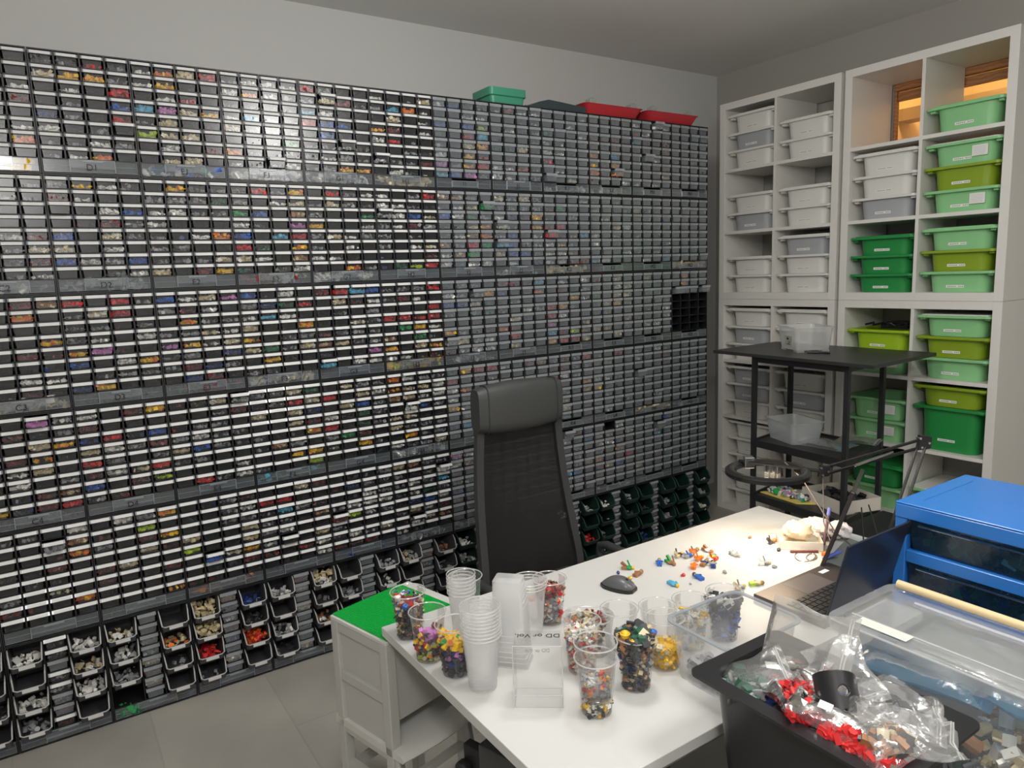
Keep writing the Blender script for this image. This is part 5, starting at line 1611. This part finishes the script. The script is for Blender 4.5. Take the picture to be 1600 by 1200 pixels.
bag('zip_bag', 2.205, -2.285, TZ2 + 0.0, 0.13, 0.10, 0.035, 0.9, 'clear zip bag of grey-green parts at the left corner of the black tub', C_BAG, 31, tilt=(0.15, -0.5), cat='zip bag')
partsin(2.195, -2.30, TZ2 - 0.02, 0.04, 0.035, 0.014, 'NNgN', 70, 'grey-green parts inside the corner zip bag', 61)
bag('zip_bag', 2.262, -2.235, TZ2 - 0.0, 0.11, 0.10, 0.03, 0.2, 'small zip bag of dull red parts behind the grey-green one', C_RB, 32, tilt=(0.3, -0.4), cat='zip bag')
partsin(2.262, -2.24, TZ2 - 0.012, 0.035, 0.03, 0.010, 'RRrR', 60, 'dull red parts inside the small rear zip bag', 62)
bag('zip_bag', 2.302, -2.298, TZ2 + 0.005, 0.15, 0.09, 0.04, 2.5, 'zip bag packed with red parts against the near rim', C_RB, 33, tilt=(0.1, 0.25), cat='zip bag')
partsin(2.312, -2.303, TZ2 + 0.006, 0.05, 0.03, 0.024, 'rrrR', 700, 'red parts packed in the bag against the near rim', 63, size=(0.006, 0.014), ang=2.5)
bag('zip_bag', 2.405, -2.300, TZ2 + 0.008, 0.20, 0.10, 0.035, -0.1, 'long zip bag with pinkish sheen and a white label in the tub', C_RB, 34, tilt=(0.1, 0.05), cat='zip bag')
partsin(2.435, -2.318, TZ2 + 0.0, 0.055, 0.024, 0.018, 'rrrr', 520, 'bright red parts at the foot of the long zip bag', 64, size=(0.008, 0.02), slim=0.2)
bag('zip_bag', 2.43, -2.21, TZ2 + 0.015, 0.15, 0.13, 0.06, 0.5, 'puffy clear zip bag of black parts in the middle of the tub', C_BAG, 35, tilt=(0.0, 0.1), cat='zip bag', crump=0.4)
partsin(2.43, -2.21, TZ2 - 0.002, 0.05, 0.045, 0.02, 'kkkg', 130, 'black parts inside the puffy zip bag', 65)
bag('zip_bag', 2.485, -2.27, TZ2 + 0.03, 0.14, 0.10, 0.045, 0.9, 'shiny clear zip bag hanging over the right rim of the tub', C_BAG, 36, tilt=(0.3, 0.1), cat='zip bag', crump=0.4)
partsin(2.47, -2.30, TZ2 + 0.02, 0.03, 0.03, 0.012, 'tkmk', 50, 'brown and black parts in the zip bag on the right rim', 66)
bag('zip_bag', 2.245, -2.175, TZ2 + 0.052, 0.17, 0.13, 0.02, 0.15, 'empty clear zip bag standing up at the back of the tub', clear('upright_bag', haze=0.24, hcol=(0.85, 0.84, 0.8), rough=0.1, gloss=1.8, bump=0.4, bscale=14, base=0.05), 37, tilt=(1.1, 0.0), cat='zip bag')
bag('zip_bag', 2.33, -2.20, TZ2 + 0.03, 0.14, 0.11, 0.02, -0.8, 'folded clear zip bag between the small red bag and black plate', C_BAG, 38, tilt=(0.5, 0.5), cat='zip bag', crump=0.5)
for q, (x, y, z, a, lab) in enumerate(((2.372, -2.318, TZ2 + 0.035, 0.3, 'white paper slip on the long pink bag'), (2.335, -2.335, TZ2 + 0.03, 0.1, 'small white sticker on the red bag'), (2.225, -2.262, TZ2 + 0.02, 0.9, 'small white sticker on the grey-green bag'))):
    m = MB(); m.box(-0.011, 0.011, -0.008, 0.008, 0, 0.0006)
    o = m.build('paper_slip', PAPER, None); o.location = (x, y, z); o.rotation_euler = (0.3, 0.1, a)
    tag(o, lab, 'paper slip')
# black curved plate with two round holes
m = MB()
R2 = 0.032; n1, n2 = 60, 70
vs, fs = [], []
Lp = 0.085
hol = [(0.052, 0.47, 0.0085), (0.006, 0.47, 0.015)]
for a in range(n1 + 1):
    for b2 in range(n2 + 1):
        t_ = a / n1; th = PI * b2 / n2
        vs.append((R2 * math.cos(th), t_ * Lp, R2 * math.sin(th) * (1 if t_ > 0.0 else 1)))
for a in range(n1):
    for b2 in range(n2):
        t_, th = (a + .5) / n1 * Lp, PI * (b2 + .5) / n2
        if all((t_ - c0) ** 2 + ((th - PI * c1) * R2) ** 2 > r_2 * r_2 for c0, c1, r_2 in hol):
            o_ = a * (n2 + 1) + b2
            fs.append((o_, o_ + 1, o_ + n2 + 2, o_ + n2 + 1))
m.add(vs, fs)
pl = m.build('curved_plate', TB, None, smooth=True)
sd = pl.modifiers.new('s', 'SOLIDIFY'); sd.thickness = 0.004
pl.location = (2.385, -2.285, TZ2 - 0.012); pl.rotation_euler = (math.radians(42), 0, math.radians(48))
tag(pl, 'black half-round plastic plate with round holes standing among the bags', 'plate')
